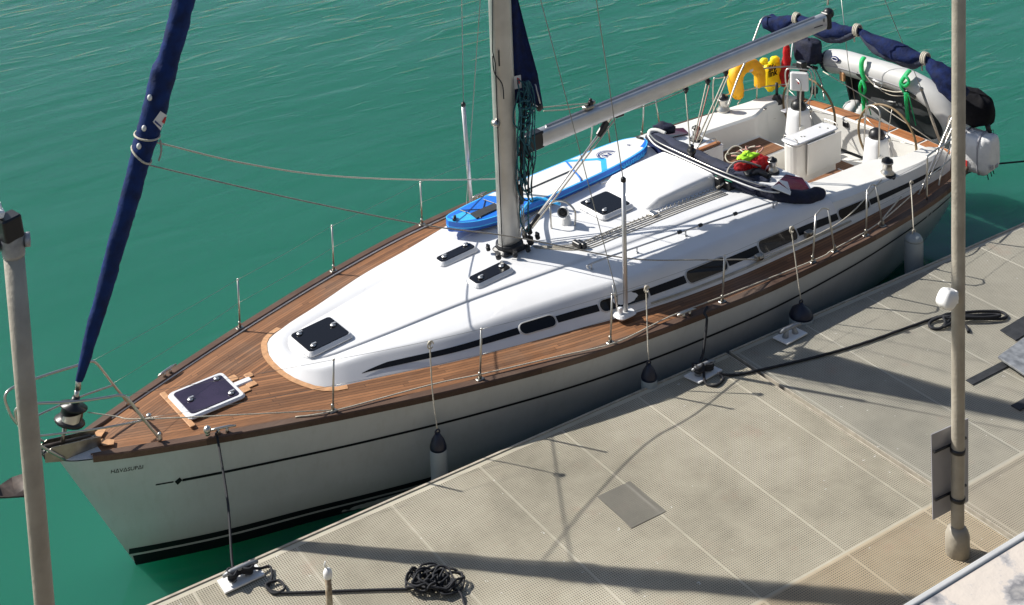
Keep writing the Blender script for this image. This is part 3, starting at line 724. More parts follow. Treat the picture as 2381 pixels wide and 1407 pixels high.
line('mainsheet', [(10.461,0.000,3.316), (9.801,0.000,2.441)], .012, 'rope'); line('mainsheet', [(10.497,-0.000,3.280), (9.871,0.000,2.387)], .010, 'rope'); line('boom_line', [(8.292,-0.020,3.309), (8.939,-0.020,3.274), (9.560,-0.020,3.304)], .009, 'rope')
block(SB+V(0, 0, -.04), YT, 1.5)
line('topping_lift', [(12.765,0.000,3.861), (12.834,0.000,4.352), (12.991,0.000,8.714)], .014, 'rope', smooth=False)
# stowed sail clew behind the mast
b = MB(); q = [(MX+.165, 0, 12.0), (6.785,0.000,4.387), (6.919,0.000,3.732), (6.504,0.000,3.737), (MX+.165, 0, 4.05)]
top = [(MX+.165, 0, 12.0)]; fr_ = [V(MX+.165, 0, z) for z in (12, 9, 7, 6, 5.2, 4.6, 3.95)]; bk = [V(MX+.17, 0, 12), V(MX+.19, .0, 9), V((6.467,0.000,6.396)), V((6.558,-0.000,5.447)), V((6.713,0.000,4.733)), V((6.831,0.000,4.256)), V((6.919,0.000,3.732))]
rows = [[a.lerp(c, t)+V(0, .03*math.sin(t*6+i), 0) for t in (0, .25, .5, .75, 1)] for i, (a, c) in enumerate(zip(fr_, bk))]
b.grid(rows); sc_ = b.build('sail_clew', M['navyf'], YT, solid=.012)
for nm, a, c, w_ in (('sail_webbing', (1217,228), (1250,247), .02), ('sail_webbing', (1245,196), (1256,240), .018), ('sail_webbing', (1207,269), (1246,256), .016)):
    pass
b = MB(); b.tube([(6.580,-0.030,3.977), (6.808,-0.030,3.807)], .016, 6, flat=.4); b.tube([(6.786,-0.030,4.120), (6.854,-0.030,3.837)], .016, 6, flat=.4); b.tube([(6.495,-0.030,3.748), (6.761,-0.030,3.760)], .014, 6, flat=.4); b.build('sail_webbing', M['tag'], sc_)
b = MB(); b.ball((6.852,-0.020,3.774), .055, 6, (1, .5, 1)); b.build('clew_block', M['blackp'], sc_)
b = MB(); b.poly([(6.403,-0.045,4.330), (6.533,-0.045,4.321), (6.539,-0.045,4.141), (6.401,-0.045,4.153)], .004); lb = b.build('sail_label', M['tag'], sc_)
b = MB(); b.poly([(6.467,-0.053,4.304), (6.510,-0.053,4.275), (6.507,-0.053,4.211), (6.463,-0.053,4.210)], .003); b.build('label_print', M['redp'], lb) if False else b.build('label_print', M['redp'], sc_)
for y_ in (0, .05): line('outhaul', [(6.920,0.000,3.750), (7.281,-0.000,3.683), (7.744,0.000,3.589)], .008, 'rope') if y_ == 0 else line('outhaul', [(6.933,0.000,3.698), (7.355,0.000,3.608), (7.759,0.000,3.573)], .008, 'rope')
# furled headsail
P0, P1 = V(.31, 0, 2.45), V(1.85, 0, 6.38); dirn = (P1-P0)/(P1.z-P0.z)
def fs(z): return P0+dirn*(z-2.45)
b = MB(); rows = []; zz = [2.42+i*.05 for i in range(210)]
prof = herm([2.4, 2.5, 2.9, 3.5, 4.2, 4.75, 4.95, 5.3, 5.62, 5.75, 6.4, 8, 13], [.038, .048, .074, .090, .103, .112, .128, .134, .138, .118, .120, .12, .05])
n_ = 28
for i, z in enumerate(zz):
    c = fs(z); r_ = []; R_ = prof(z)
    for j in range(n_):
        a = 2*math.pi*j/n_; ph_ = (a/(2*math.pi)+z*1.15) % 1; k = .93+.14*ph_**1.5+.015*math.sin(3*a-z*9)+.02*math.sin(z*31+a)+.02*math.sin(z*57+2*a)
        r_.append(c+(V(math.cos(a), math.sin(a)*1.0, 0)-dirn*.0)*R_*k+V(0, 0, -math.cos(a)*R_*.36))
    rows.append(r_)
b.grid(rows, closed=True); fsail = b.build('furled_headsail', M['sailc'], YT)
line('forestay', [fs(2.1), fs(16.5)], .012, 'wire', smooth=False)
b = MB(); b.poly([(1.411,-0.135,5.241), (1.483,-0.135,5.171), (1.395,-0.135,5.021), (1.312,-0.135,5.144)], .004); b.build('sail_label', M['tag'], fsail)
b = MB(); b.poly([(1.453,-0.143,5.162), (1.473,-0.143,5.157), (1.442,-0.143,5.085), (1.414,-0.143,5.118)], .003); b.build('label_print', M['redp'], fsail)
b = MB(); b.poly([(1.340,-0.143,5.154), (1.405,-0.143,5.071), (1.399,-0.143,5.058), (1.328,-0.143,5.137)], .003); b.build('label_print', M['navyp'], fsail)
for px_ in ((.0, 0),): pass
for q in ((1.312,-0.100,5.411), (1.229,-0.080,5.075), (1.158,-0.070,4.884)):
    b = MB(); b.ball(q, .028, 5, (1, 1, 1.3)); b.build('sail_tie', M['tag'], fsail)
for (za, zb2) in ((4.93, 4.98), (4.66, 4.84)):
    b = MB(); pts = []
    for i in range(25):
        a = 2*math.pi*i/24*1.05; z = za+(zb2-za)*(.5-.5*math.cos(a)); pts.append(fs(z)+V(math.cos(a-.6), math.sin(a-.6), 0)*(prof(z)+.018))
    b.tube(pts, .012, 6); b.build('rope_wrap', M['rope'], fsail)
line('rope_tail', [(1.388,-0.120,4.909), (1.385,-0.140,4.791), (1.346,-0.140,4.683)], .012, 'ropeg', parent=fsail)
b = MB(); b.tube([(0.298,0.000,2.456), (0.278,0.000,2.328)], [.03, .035], 8); b.tube([(0.273,0.000,2.330), (0.238,0.000,2.193)], .028, 8); b.build('furler_swivel', M['steel'], YT)
dc = V((0.190,0.000,2.086)); ax = dirn.normalized()
b = MB(); b.lathe(dc-ax*.12, [(.05, 0), (.16, .01), (.175, .03), (.165, .05), (.13, .07), (.12, .16), (.15, .18), (.155, .20), (.06, .215), (.05, .26), (.04, .30)], 22, axis=ax); dr = b.build('furler_drum', M['blackp'], YT)
b = MB(); rows = []
for i in range(9):
    a = math.radians(205+i*10); rows.append([dc-ax*.12+ax*h_+V(math.cos(a), math.sin(a), 0)*.152 for h_ in (.065, .165)])
b.grid(rows); b.build('drum_plate', M['steel'], dr)
b = MB(); b.tube([(0.105,0.000,1.995), (0.062,0.000,1.826), (.14, 0, 1.66)], .022, 8); b.tube([(0.122,-0.020,1.998), (0.084,-0.020,1.888)], .014, 6); b.build('stay_toggle', M['steeld'], YT)
line('furling_line', [(0.350,-0.050,2.055), (0.606,-0.200,1.975), (0.813,-0.420,1.969), (1.928,-1.000,1.862), (2.823,-1.120,1.601)], .007, 'rope')
# stem head, anchor roller and anchor
b = MB()
for s in (-1, 1): b.poly([V(.46, s*.085, 1.74), V(-.08, s*.085, 1.84), V(-.17, s*.085, 1.80), V(-.17, s*.085, 1.70), V(.0, s*.085, 1.64), V(.46, s*.085, 1.64)], .008)
b.add([(.46, -.085, 1.655), (.46, .085, 1.655), (-.16, .085, 1.715), (-.16, -.085, 1.715)], [(0, 1, 2, 3)]); b.build('anchor_roller', M['steeld'], YT)
b = MB(); b.lathe((-.13, -.075, 1.76), [(.0, 0), (.05, 0), (.03, .075), (.05, .15), (0, .15)], 14, axis=(0, 1, 0)); b.build('roller_wheel', M['blackp'], YT)
b = MB(); b.tube([(.38, 0, 1.74), (-.13, 0, 1.83), (-.30, 0, 1.80), (-.36, 0, 1.66), (-.33, 0, 1.50)], [.022, .028, .03, .034, .03], 8, flat=.6); ank = b.build('anchor', M['anch'], YT)
b = MB(); b.grid([[V(-.24, -.03, 1.60), V(-.24, 0, 1.58), V(-.24, .03, 1.60)], [V(-.32, -.15, 1.52), V(-.34, 0, 1.46), V(-.32, .15, 1.52)], [V(-.46, -.20, 1.50), V(-.50, 0, 1.42), V(-.46, .20, 1.50)], [V(-.62, -.12, 1.52), V(-.66, 0, 1.46), V(-.62, .12, 1.52)], [V(-.80, -.01, 1.56), V(-.81, 0, 1.55), V(-.80, .01, 1.56)]])
b.build('anchor_fluke', M['anch'], ank, solid=.014)
b = MB(); b.poly([V(.03, .015, 1.60), V(.03, -.015, 1.60), V(.24, -.018, 1.18), V(.24, .018, 1.18)], .02); b.build('stem_plate', M['steeld'], YT)
b = MB(); b.tube([V(.45, .05, 1.68), V(.28, .05, 1.70)], .02, 6); b.ball((.30, -.04, 1.70), .035, 5); b.build('chain_stopper', M['steeld'], YT)
# pulpit
def tb(name, pts, r=.0135, mt='steel', k=6, parent=YT, n=8): return line(name, pts, r, mt, k, n, parent)
for s in (-1, 1):
    tb('pulpit', [(1.0, s*.43, 1.66), (.84, s*.43, 1.95), (.67, s*.43, 2.27), (.58, s*.42, 2.34), (.45, s*.40, 2.36), (.1, s*.34, 2.42), (-.3, s*.22, 2.50), (-.45, s*.17, 2.48), (-.45, s*.16, 2.34), (-.34, s*.14, 2.08), (.04, s*.10, 1.66)], .0155)
    tb('pulpit_rail', [(.84, s*.43, 1.95), (.3, s*.34, 2.02), (-.33, s*.15, 2.10)], .0115)
    b = MB(); b.lathe((1.0, s*.43, 1.655), [(.035, 0), (.032, .02), (.02, .06), (.017, .08)], 10); b.build('pulpit_foot', M['steel'], YT)
# stanchions
ry = lambda x: bd(x)-.075
sx = [2.80, 4.50, 6.22, 7.98]
def stanchion(x, s, lean=0., fx=0., h=.63):
    p = V(x, s*ry(x), zs(x)+.05); q = p+V(fx, s*lean, h)
    b = MB(); b.tube([p, q], [.0125, .0125], 8); b.ball(q, .016, 4); st = b.build('stanchion', M['steel'], YT)
    b = MB(); b.cbox(p+V(0, 0, .006), (.10, .07, .012), bev=.02); b.lathe(p, [(.022, 0), (.020, .07), (.017, .09)], 10); b.build('stanchion_base', M['steeld'], st)
    return q
tops = {}
for s in (-1, 1):
    tops[s] = [stanchion(x, s, .03, .03) for x in sx]
    g1 = stanchion(9.66, s, -.02, .10); g2 = stanchion(10.12, s, -.02, -.10); g3 = stanchion(10.80, s, -.02, .06); g4 = stanchion(11.20, s, -.02, -.12)
    tops[s] += [g1, g2, g3, g4]
    tb('gate_bow', [g1, (g1+g2)/2+V(0, 0, .05), g2], .010); tb('gate_bow', [g3, (g3+g4)/2+V(0, 0, .05), g4], .010)
    front = V(.62, s*.43, 2.33); seq = [front]+tops[s][:5]
    for a, c in zip(seq[:-1], seq[1:]):
        line('lifeline', sag(a, c, .015, 6), .0022, 'wire', smooth=False); dlt = V(0, 0, .31)
        line('lifeline', sag(a-dlt if a is not front else V(.84, s*.43, 1.97), c-dlt, .015, 6), .0022, 'wire', smooth=False)
    e = V(12.35, s*ry(12.35), 2.12)
    line('lifeline', sag(g4, e, .015, 6), .0022, 'wire', smooth=False); line('lifeline', sag(g4-V(0, 0, .31), e-V(0, 0, .31), .015, 6), .0022, 'wire', smooth=False)
line('jackline', [(2.4, -.98, 1.62), (2.800,-1.160,1.620), (3.942,-1.429,1.610), (4.585,-1.635,1.600), (5.513,-1.892,1.580), (6.253,-2.096,1.570), (7.194,-2.079,1.560), (8.188,-2.167,1.550), (9.724,-2.289,1.550), (10.095,-2.261,1.550), (11.157,-2.181,1.550), (12.131,-2.098,1.700)], .0085, 'rope')
for s in (-1,): line('foot_block_line', [(11.120,-2.210,1.560), (11.976,-1.961,1.620)], .011, 'rope')
# shroud covers and wires
for s, n0, n1 in ((-1, (6.78, -1.70), None), (1, (6.86, 1.66), None)):
    x, y = n0; zb = 1.62
    top = V((6.825,-1.680,3.328)) if s == -1 else V((6.764,1.620,3.334))
    b = MB(); b.tube([V(x, y, zb), top], .030, 12); tbx = b.build('shroud_cover', M['alu'], YT)
    b = MB(); b.lathe(top, [(.034, -.01), (.034, .03), (.015, .05)], 10); b.build('cover_cap', M['blackp'], tbx)
    line('shroud', [top, V(MX+.3, s*1.12, 8.2)], .0065, 'wire', smooth=False)
    b = MB(); b.cbox((x-.02, y, 1.585), (.30, .20, .06), bev=.07); b.cbox((x-.09, y-.0, 1.64), (.06, .05, .12), bev=.015); b.build('chainplate_base', M['gel'], YT)
line('shroud', [(6.68, -1.66, 1.66), (6.719,-1.620,1.806), (6.331,-0.780,5.564), (MX+.05, -.1, 8.0)], .0065, 'wire', smooth=False)
b = MB(); b.tube([(6.68, -1.66, 1.64), (6.670,-1.600,1.965)], .014, 8); b.build('turnbuckle', M['steel'], YT)
line('shroud', [(6.72, 1.60, 1.66), (6.713,1.580,1.898), (6.615,0.900,5.104), (MX+.05, .1, 8.0)], .0065, 'wire', smooth=False)
line('halyard', [(MX-.20, -.10, 2.05), (MX-.18, -.09, 4.6), (6.054,-0.090,4.770), (6.111,-0.090,5.910)], .008, 'roped', smooth=False)
line('halyard', [(6.043,-0.100,4.717), (6.045,-0.120,4.501), (6.156,-0.130,4.318), (6.166,-0.140,4.114)], .009, 'roped')
for d in (.03, .07): line('halyard', [(MX+.20, -.11+d, 2.06), (MX+.19, -.10+d, 3.0)], .008, 'rope', smooth=False)
# backstays
line('backstay', [(14.000,0.731,3.497), (14.000,0.600,2.408), (14.000,0.439,1.665)], .006, 'wire', smooth=False)
line('backstay', [(14.000,0.005,4.104), (14.000,-0.144,3.704), (14.000,-0.837,2.397)], .006, 'wire', smooth=False)
b = MB(); b.tube([(14.000,-0.837,2.397), (14.000,-1.195,1.592)], .022, 8); b.ball((14.000,-0.837,2.397), .035, 5); b.build('backstay_tensioner', M['pole'], YT)
# sheets led forward to the furled headsail
line('headsail_sheet', [(1.254,-0.050,4.629), (1.306,-0.070,4.611), (2.727,-0.400,3.931), (4.346,-0.800,3.218), (5.436,-1.150,2.841), (6.894,-1.600,2.246), (7.848,-1.900,2.019), (8.881,-2.000,1.715)], .0085, 'roper' if False else 'ropeg')
line('headsail_sheet', [(1.359,-0.050,4.859), (1.448,-0.030,4.817), (2.551,0.300,4.159), (3.989,0.800,3.393), (5.765,1.300,2.623), (7.209,1.600,2.095), (8.102,1.850,1.779)], .0095, 'rope')
for q in ((9.028,-1.888,1.620), (10.039,-1.877,1.620)):
    b = MB(); b.cbox(V(q)+V(0, 0, .03), (.13, .07, .09), bev=.02); b.lathe(V(q)+V(.02, -.045, .04), [(0, 0), (.04, 0), (.04, .03), (0, .03)], 12, axis=(0, 1, 0)); b.build('sheet_car', M['steeld'], YT)
line('headsail_sheet', [(9.019,-1.935,1.660), (9.983,-2.038,1.700), (10.739,-2.016,1.750), (11.900,-1.673,1.800)], .008, 'rope')
for s in (-1, 1):
    b = MB(); rows = [[wall(x, .10, s, .004), wall(x, .10, s, .018), wall(x, .16, s, .018), wall(x, .16, s, .004)] for x in [7.2+i*.25 for i in range(16)]]
    b.grid(rows, flip=(s == 1), smooth=False); b.build('sheet_track', M['steeld'], YT)
    # cabin top rail
    pts = [V(x, s*(1.06+(x-6.75)*.125), roofz(x, 1.06+(x-6.75)*.125)+.075) for x in (6.78, 7.5, 8.3, 9.1, 9.82)]
    b = MB(); b.tube(cr([pts[0]+V(-.05, 0, -.05)]+pts+[pts[-1]+V(.06, 0, -.06)], 5), .013, 8)
    for p in (pts[0], pts[1], pts[2].lerp(pts[3], .0), pts[4]): b.tube([p, p-V(0, 0, .08)], .012, 6); b.lathe(p-V(0, 0, .085), [(.03, 0), (.028, .012)], 10)
    b.build('roof_rail', M['alu'], YT)
    for x in (8.2, 8.55, 9.15):
        yy = 1.06+(x-6.75)*.125; b = MB(); b.cbox((x, s*yy, roofz(x, yy)+.08), (.07, .04, .04), bev=.012); b.build('rail_car', M['blackp'], YT)
# deck lines from the mast to the clutches
for k, (mt, d) in enumerate((('rope', -.02), ('rope', .035), ('ropeg', .08), ('rope', .13), ('rope', .18))):
    b = MB(); surf_tube(b, [(6.55, -.16-d*.3), (6.98, -.50-d*.9), (7.6, -.55-d), (8.6, -.62-d*.9), (9.55, -.70-d*.8)], .0075); b.build('control_line', M[mt], YT)
b = MB(); pts = []
for i in range(260):
    t = i/259; x = 7.15+t*2.35; y = -.56-t*.06; a = i*.75; pts.append(V(x, y+math.sin(a)*.014, roofz(x, y)+.026+math.cos(a)*.014))
b.tube(pts, .0055, 4); b.build('control_line', M['ropeg'], YT)
for p in ((6.98, -.56), (7.02, -.60)):
    b = MB(); b.cbox((p[0], p[1], roofz(*p)+.04), (.07, .16, .08), bev=.02); b.build('line_organiser', M['blackp'], YT)
b = MB(); b.cbox((8.32, -.60, roofz(8.3, .6)+.025), (.10, .14, .05), bev=.02); b.build('line_organiser', M['steel'], YT)
# far side control lines and clutches along the hatch housing
b = MB(); surf_tube(b, [(6.55, .14), (7.0, .5), (8, .62), (9.5, .72)], .009); b.build('control_line', M['ropeg'], YT)
for i, mt in enumerate(('roper', 'roper', 'ropem', 'ropem', 'ropem')):
    t = [.05, .1, .5, .54, .58][i]
    y0 = .42-t*1.3
    b = MB(); b.tube(cr([(9.60, y0, 2.155), (9.64, y0-.25, 2.15), (9.67, y0-.48, 2.145)], 4), .011, 6); b.build('control_line', M[mt], YT)
b = MB(); b.tube([(9.56, .48, 2.165), (9.56, -.58, 2.165)], .018, 8); b.tube([(9.50, .46, 2.16), (9.50, -.58, 2.16)], .010, 6); b.build('hood_rail', M['whitec'], YT)
b = MB(); b.cbox((9.60, -.64, 2.10), (.12, .10, .16), bev=.02); b.cbox((9.72, -.72, 2.07), (.20, .16, .12), bev=.02); b.build('rope_clutch', M['blackp'], YT)
line('control_line', [(9.50, -.68, 2.06), (9.66, -.70, 2.12), (9.82, -.62, 2.24), (10.1, -.58, 2.25), (10.4, -.70, 2.12)], .015, 'ropeg')
# ---------------------------------------------------------------- winches
def winch(c, k=1., lab=None):
    c = V(c); b = MB(); b.lathe(c, [(.0, .03), (.085*k, .03), (.088*k, .06*k), (.062*k, .085*k), (.058*k, .16*k), (.075*k, .185*k), (.075*k, .20*k), (0, .20*k)], 22); wn = b.build('winch', M['steel'], YT)
    b = MB(); b.lathe(c, [(.105*k, -.01), (.105*k, .035), (.09*k, .04)], 22); b.build('winch_base', M['blackp'], wn)
    b = MB(); b.lathe(c, [(.072*k, .20*k), (.07*k, .225*k), (.03*k, .235*k), (.03*k, .255*k), (.012, .262*k)], 18); b.build('winch_cap', M['blackp'], wn)
winch((12.121,-1.611,1.765), 1.15); winch((12.060,1.621,1.765), 1.3); winch((10.56, -.78, 2.0), .95); winch((10.56, .76, 2.0), .95)

# window panes set into the aft cabin corners
for s in (-1, 1):
    b = MB(); q = [V(10.15, s*1.12, roofz(10.15, 1.12)+.02), V(10.62, s*.98, roofz(10.62, .98)+.03), V(10.72, s*1.20, roofz(10.6, 1.2)+.03), V(10.60, s*1.44, roofz(10.6, 1.4)+.02), V(10.25, s*1.42, roofz(10.25, 1.4)+.02)]
    b.poly(q if s == 1 else q[::-1], .012); b.build('aft_window', M['glassr'], YT)
# teak trim by the companionway
for s in (-1, 1):
    b = MB(); b.cbox((10.32, s*.43, 2.035), (.80, .09, .035), bev=.02)
    for i, v in enumerate(b.v): b.uv[i] = (v[0], v[1])
    b.build('companionway_trim', M['teakp'], YT)
b = MB(); b.cbox((10.77, .80, 1.80), (.02, .12, .12), bev=.01); b.cbox((10.50, .374, 1.62), (.12, .01, .09)); b.build('locker_vent', M['blackp'], YT)
tb('grab_rail', [(10.25, .42, 2.05), (10.28, .42, 2.12), (10.60, .42, 2.13), (10.66, .42, 2.05)], .011)
# ---------------------------------------------------------------- cockpit table, pedestals, wheels
b = MB(); b.cbox((12.31, 0, 1.42), (1.02, .27, .86), bev=.10); tbl = b.build('cockpit_table', M['gelnon'], YT)
b = MB(); b.cbox((12.31, 0, 1.855), (1.06, .33, .03), bev=.08); b.build('table_top', M['gel'], tbl)
b = MB(); b.cbox((12.42, -.185, 1.57), (.80, .022, .52), Matrix.Rotation(.04, 4, 'X'), bev=.01); b.build('table_leaf', M['gelnon'], tbl)
b = MB(); b.cbox((12.42, .185, 1.57), (.80, .022, .52), bev=.01); b.build('table_leaf', M['gelnon'], tbl)
for x, s in ((11.86, 1), (12.78, -1)): tb('table_rail', [(x, -.13, 1.87), (x-.02*s, -.12, 1.93), (x-.02*s, .12, 1.93), (x, .13, 1.87)], .008, parent=tbl)
for x, y in ((12.6, .05), (12.66, -.06), (12.1, .0), (12.14, -.03)):
    b = MB(); b.lathe((x, y, 1.869), [(.018, 0), (.016, .006)], 10); b.build('table_stud', M['steeld'], tbl)
for s in (-1, 1):
    y0 = s*.78; b = MB(); rows = []
    for z, hx, hy, dx in ((.99, .26, .24, -.02), (1.2, .23, .21, 0), (1.5, .19, .17, .02), (1.78, .165, .15, .03), (1.86, .15, .14, .03), (1.875, .12, .11, .03)):
        rows.append([V(12.92+dx+hx*math.copysign(abs(math.cos(a))**.55, math.cos(a)), y0+hy*math.copysign(abs(math.sin(a))**.55, math.sin(a)), z) for a in [2*math.pi*j/24 for j in range(24)]])
    b.grid(rows, closed=True); b.f.append(tuple(5*24+j for j in range(24))); b.sm.append(False); b.mi.append(0); pd = b.build('steering_pedestal', M['gel'], YT)
    b = MB(); b.lathe((12.95, y0, 1.87), [(.125, 0), (.125, .05), (.10, .11), (.05, .145), (0, .15)], 20); b.build('compass', M['blackp'], pd)
    b = MB(); b.lathe((12.83, y0-.165, 1.60), [(.055, 0), (.055, .012), (.045, .016)], 18, axis=(-.1, -1, .1)); b.build('pedestal_badge', M['gelnon'], pd)
    tb('compass_guard', [(12.80, y0-.15, 1.60), (12.82, y0-.15, 2.10), (12.86, y0-.12, 2.36), (12.90, y0+.12, 2.36), (12.86, y0+.15, 2.10), (12.84, y0+.15, 1.60)], .014, parent=pd)
    b = MB(); cy_ = V(13.2, y0, 1.77); ring = [cy_+V(0, math.cos(a)*.545, math.sin(a)*.545) for a in [2*math.pi*j/48 for j in range(48)]]
    b.tube(ring, .019, 8, closed=True); wh = b.build('steering_wheel', M['rim'], YT)
    for j in range(5):
        a = 2*math.pi*j/5+.5; b = MB(); b.tube([cy_+V(0, math.cos(a)*.05, math.sin(a)*.05), cy_+V(0, math.cos(a)*.54, math.sin(a)*.54)], .006, 6); b.build('spoke', M['steel'], wh)
    b = MB(); b.lathe(cy_+V(-.12, 0, 0), [(.03, 0), (.03, .12), (.055, .12), (.055, .15), (.02, .17)], 14, axis=(1, 0, 0)); b.build('wheel_hub', M['steel'], wh)
# plotter pod on the far pedestal
c = V((12.932,0.740,2.351)); 
b = MB(); b.cbox(c, (.09, .30, .31), Matrix.Rotation(math.radians(39), 4, 'Z') @ Matrix.Rotation(.12, 4, 'Y'), bev=.04); pod = b.build('instrument_pod', M['white'], YT)
tb('pod_guard', [c+V(-.08, .16, -.20), c+V(-.13, .18, .0), c+V(-.11, .16, .19), c+V(.05, -.02, .20), c+V(.12, -.14, .15), c+V(.10, -.17, -.2), c+V(.02, -.10, -.36)], .012, parent=pod)
b = MB(); b.lathe(c+V(-.050, -.040, 0), [(.024, 0), (.024, .003), (0, .003)], 14, axis=(-.66, -.74, .1)); b.build('pod_badge', M['redp'], pod)
b = MB(); b.cbox(c+V(.05, .02, -.24), (.10, .10, .22), bev=.02); b.build('pod_bracket', M['blackp'], pod); b = MB(); b.cbox(c+V(.12, .05, .24), (.14, .14, .12), bev=.03); b.build('pod_top', M['blackp'], pod)
# coaming details
for q in ((12.697,1.282,1.770), (12.044,1.328,1.770), (12.121,-1.231,1.770), (12.747,-1.292,1.770), (12.893,1.381,1.770)):
    b = MB(); b.cbox(V(q)+V(0, 0, .006), (.07, .05, .012), bev=.015); b.build('deck_fitting', M['steeld'], YT)
b = MB(); b.cbox(V((13.072,1.127,1.700)), (.22, .12, .02), bev=.02); b.build('switch_panel', M['signb'], YT)
b = MB(); b.lathe(V((13.135,1.407,1.720)), [(.09, 0), (.085, .08), (.05, .14), (.02, .15)], 14); b.tube([V((13.135,1.407,1.720))+V(0, 0, .1), V((13.135,1.407,1.720))+V(0, 0, .36)], .025, 6); b.build('engine_lever', M['blackp'], YT)
b = MB(); b.cbox((13.70, .42, 1.50), (.05, .12, .10), bev=.02); b.build('shower_fitting', M['blackp'], YT)
# boat cleats
def cleat(p, ang, L=.30, mt='steel', parent=YT, k=1.):
    p = V(p); d = V(math.cos(ang), math.sin(ang), 0); b = MB()
    b.tube([p-d*L/2+V(0, 0, .052*k), p-d*L*.25+V(0, 0, .060*k), p+d*L*.25+V(0, 0, .060*k), p+d*L/2+V(0, 0, .052*k)], [.010*k, .017*k, .017*k, .010*k], 8)
    for t in (-.16, .16): b.tube([p+d*L*t+V(0, 0, -.005), p+d*L*t+V(0, 0, .06*k)], [.026*k, .016*k], 8)
    return b.build('deck_cleat', M[mt], parent)
for x in (1.62, 7.38):
    for s in (-1, 1): cleat((x, s*(bd(x)-.06), zs(x)+.05), math.atan2(s*(bd(x+.1)-bd(x-.1)), .2))
cleat((13.3, -1.95, zs(13)+.05), .3); cleat((13.3, 1.95, zs(13)+.05), -.3)
b = MB(); b.ball((1.45, -.70, 1.72), .045, 6); b.lathe((1.45, -.70, 1.66), [(.03, 0), (.03, .04)], 10); b.build('deck_vent_cap', M['steel'], YT)
b = MB(); b.lathe((1.08, .04, 1.66), [(.035, 0), (.03, .02), (.02, .03)], 10); b.build('deck_filler', M['steel'], YT)
# pushpit and bimini frame
for s in (-1, 1):
    rr_ = [(12.35, s*ry(12.35), 1.52), (12.36, s*ry(12.35), 2.10), (12.5, s*2.07, 2.15), (13.3, s*1.92, 2.14), (13.85, s*1.65, 2.12), (14.0, s*1.35, 2.10), (13.98, s*1.30, 1.62)]
    tb('pushpit', rr_, .0135); tb('pushpit_rail', [(12.37, s*2.10, 1.82), (13.3, s*1.90, 1.82), (13.9, s*1.6, 1.82)], .010)
    tb('pushpit_post', [(13.2, s*1.93, 1.52), (13.25, s*1.93, 2.14)], .012)
line('aft_guard_line', [(14.000,1.138,2.137), (14.000,-0.065,1.870), (14.000,-1.250,1.539)], .009, 'rope', smooth=False)
tb('bimini_frame', [(12.163,1.620,1.842), (12.455,1.660,2.241), (12.757,1.720,2.525), (13.077,1.760,2.945), (13.198,1.770,3.089), (13.306,1.760,3.120), (13.422,1.700,3.078)], .016)
tb('bimini_frame', [(12.462,-1.900,1.461), (12.895,-1.880,1.930), (13.390,-1.860,2.482), (13.558,-1.840,2.682)], .015, k=3)
tb('bimini_frame', [(12.620,-1.860,1.445), (13.071,-1.830,1.882), (13.530,-1.800,2.336), (13.678,-1.780,2.564)], .013, k=3)
tb('bimini_frame', [(12.891,-1.920,1.369), (13.025,-1.900,1.661), (13.287,-1.880,2.020)], .013, k=3)
b = MB(); b.lathe(V((12.462,-1.900,1.441)), [(.03, -.04), (.025, .03), (.015, .05)], 10); b.build('frame_foot', M['steel'], YT)
def roll(name, pts, rad, mt, n=18, k=5, lump=.12, flat=1., parent=YT, seed=1, rings=5.0):
    P = cr(pts, k); R_ = herm(list(range(len(rad))), rad); P2, T, N = frame_dirs(P); b = MB(); rows = []
    for i, p in enumerate(P2):
        t = i/(len(P2)-1)*(len(rad)-1); r_ = R_(t); Bn = T[i].cross(N[i]); row = []
        for j in range(n):
            a = 2*math.pi*j/n; kk = 1+lump*(math.sin(3*a+i*.55+seed)+.6*math.sin(7*a-i*.9*rings/5+seed*2)+.5*math.sin(i*1.7+seed+a))
            row.append(p+(N[i]*math.cos(a)*flat+Bn*math.sin(a))*r_*kk)
        rows.append(row)
    b.grid(rows, closed=True); n0 = len(P2)
    b.f.append(tuple(range(n-1, -1, -1))); b.f.append(tuple((n0-1)*n+j for j in range(n))); b.sm += [False]*2; b.mi += [0]*2
    return b.build(name, mt, parent)
bm = roll('bimini_cover', [(13.400,1.914,2.968), (13.400,1.731,2.976), (13.400,1.492,3.013), (13.400,1.181,3.203), (13.400,0.843,3.161), (13.400,0.487,3.163), (13.400,0.181,3.212), (13.400,-0.068,3.319), (13.400,-0.327,3.228), (13.400,-0.736,3.174), (13.400,-1.095,3.131), (13.400,-1.344,3.191), (13.400,-1.521,3.076), (13.400,-1.748,2.935), (13.400,-1.993,2.770)],
          [.06, .15, .15, .055, .12, .14, .12, .045, .10, .155, .13, .05, .13, .19, .15], M['navyf'], k=5, lump=.09)
bm2 = roll('bimini_lining', [(13.380,1.666,2.913), (13.380,1.334,2.982), (13.380,1.165,3.145)], [.05, .09, .04], M['navyfade'], lump=.08, seed=4, parent=bm)
bm2 = roll('bimini_lining', [(13.380,0.918,3.087), (13.380,0.515,3.073), (13.380,0.209,3.137), (13.380,-0.066,3.280)], [.04, .10, .09, .03], M['navyfade'], lump=.08, seed=2, parent=bm)
bm2 = roll('bimini_lining', [(13.380,-0.134,3.283), (13.380,-0.425,3.131), (13.380,-0.791,3.088), (13.380,-1.109,3.063), (13.380,-1.343,3.155)], [.03, .09, .11, .09, .03], M['navyfade'], lump=.08, seed=3, parent=bm)
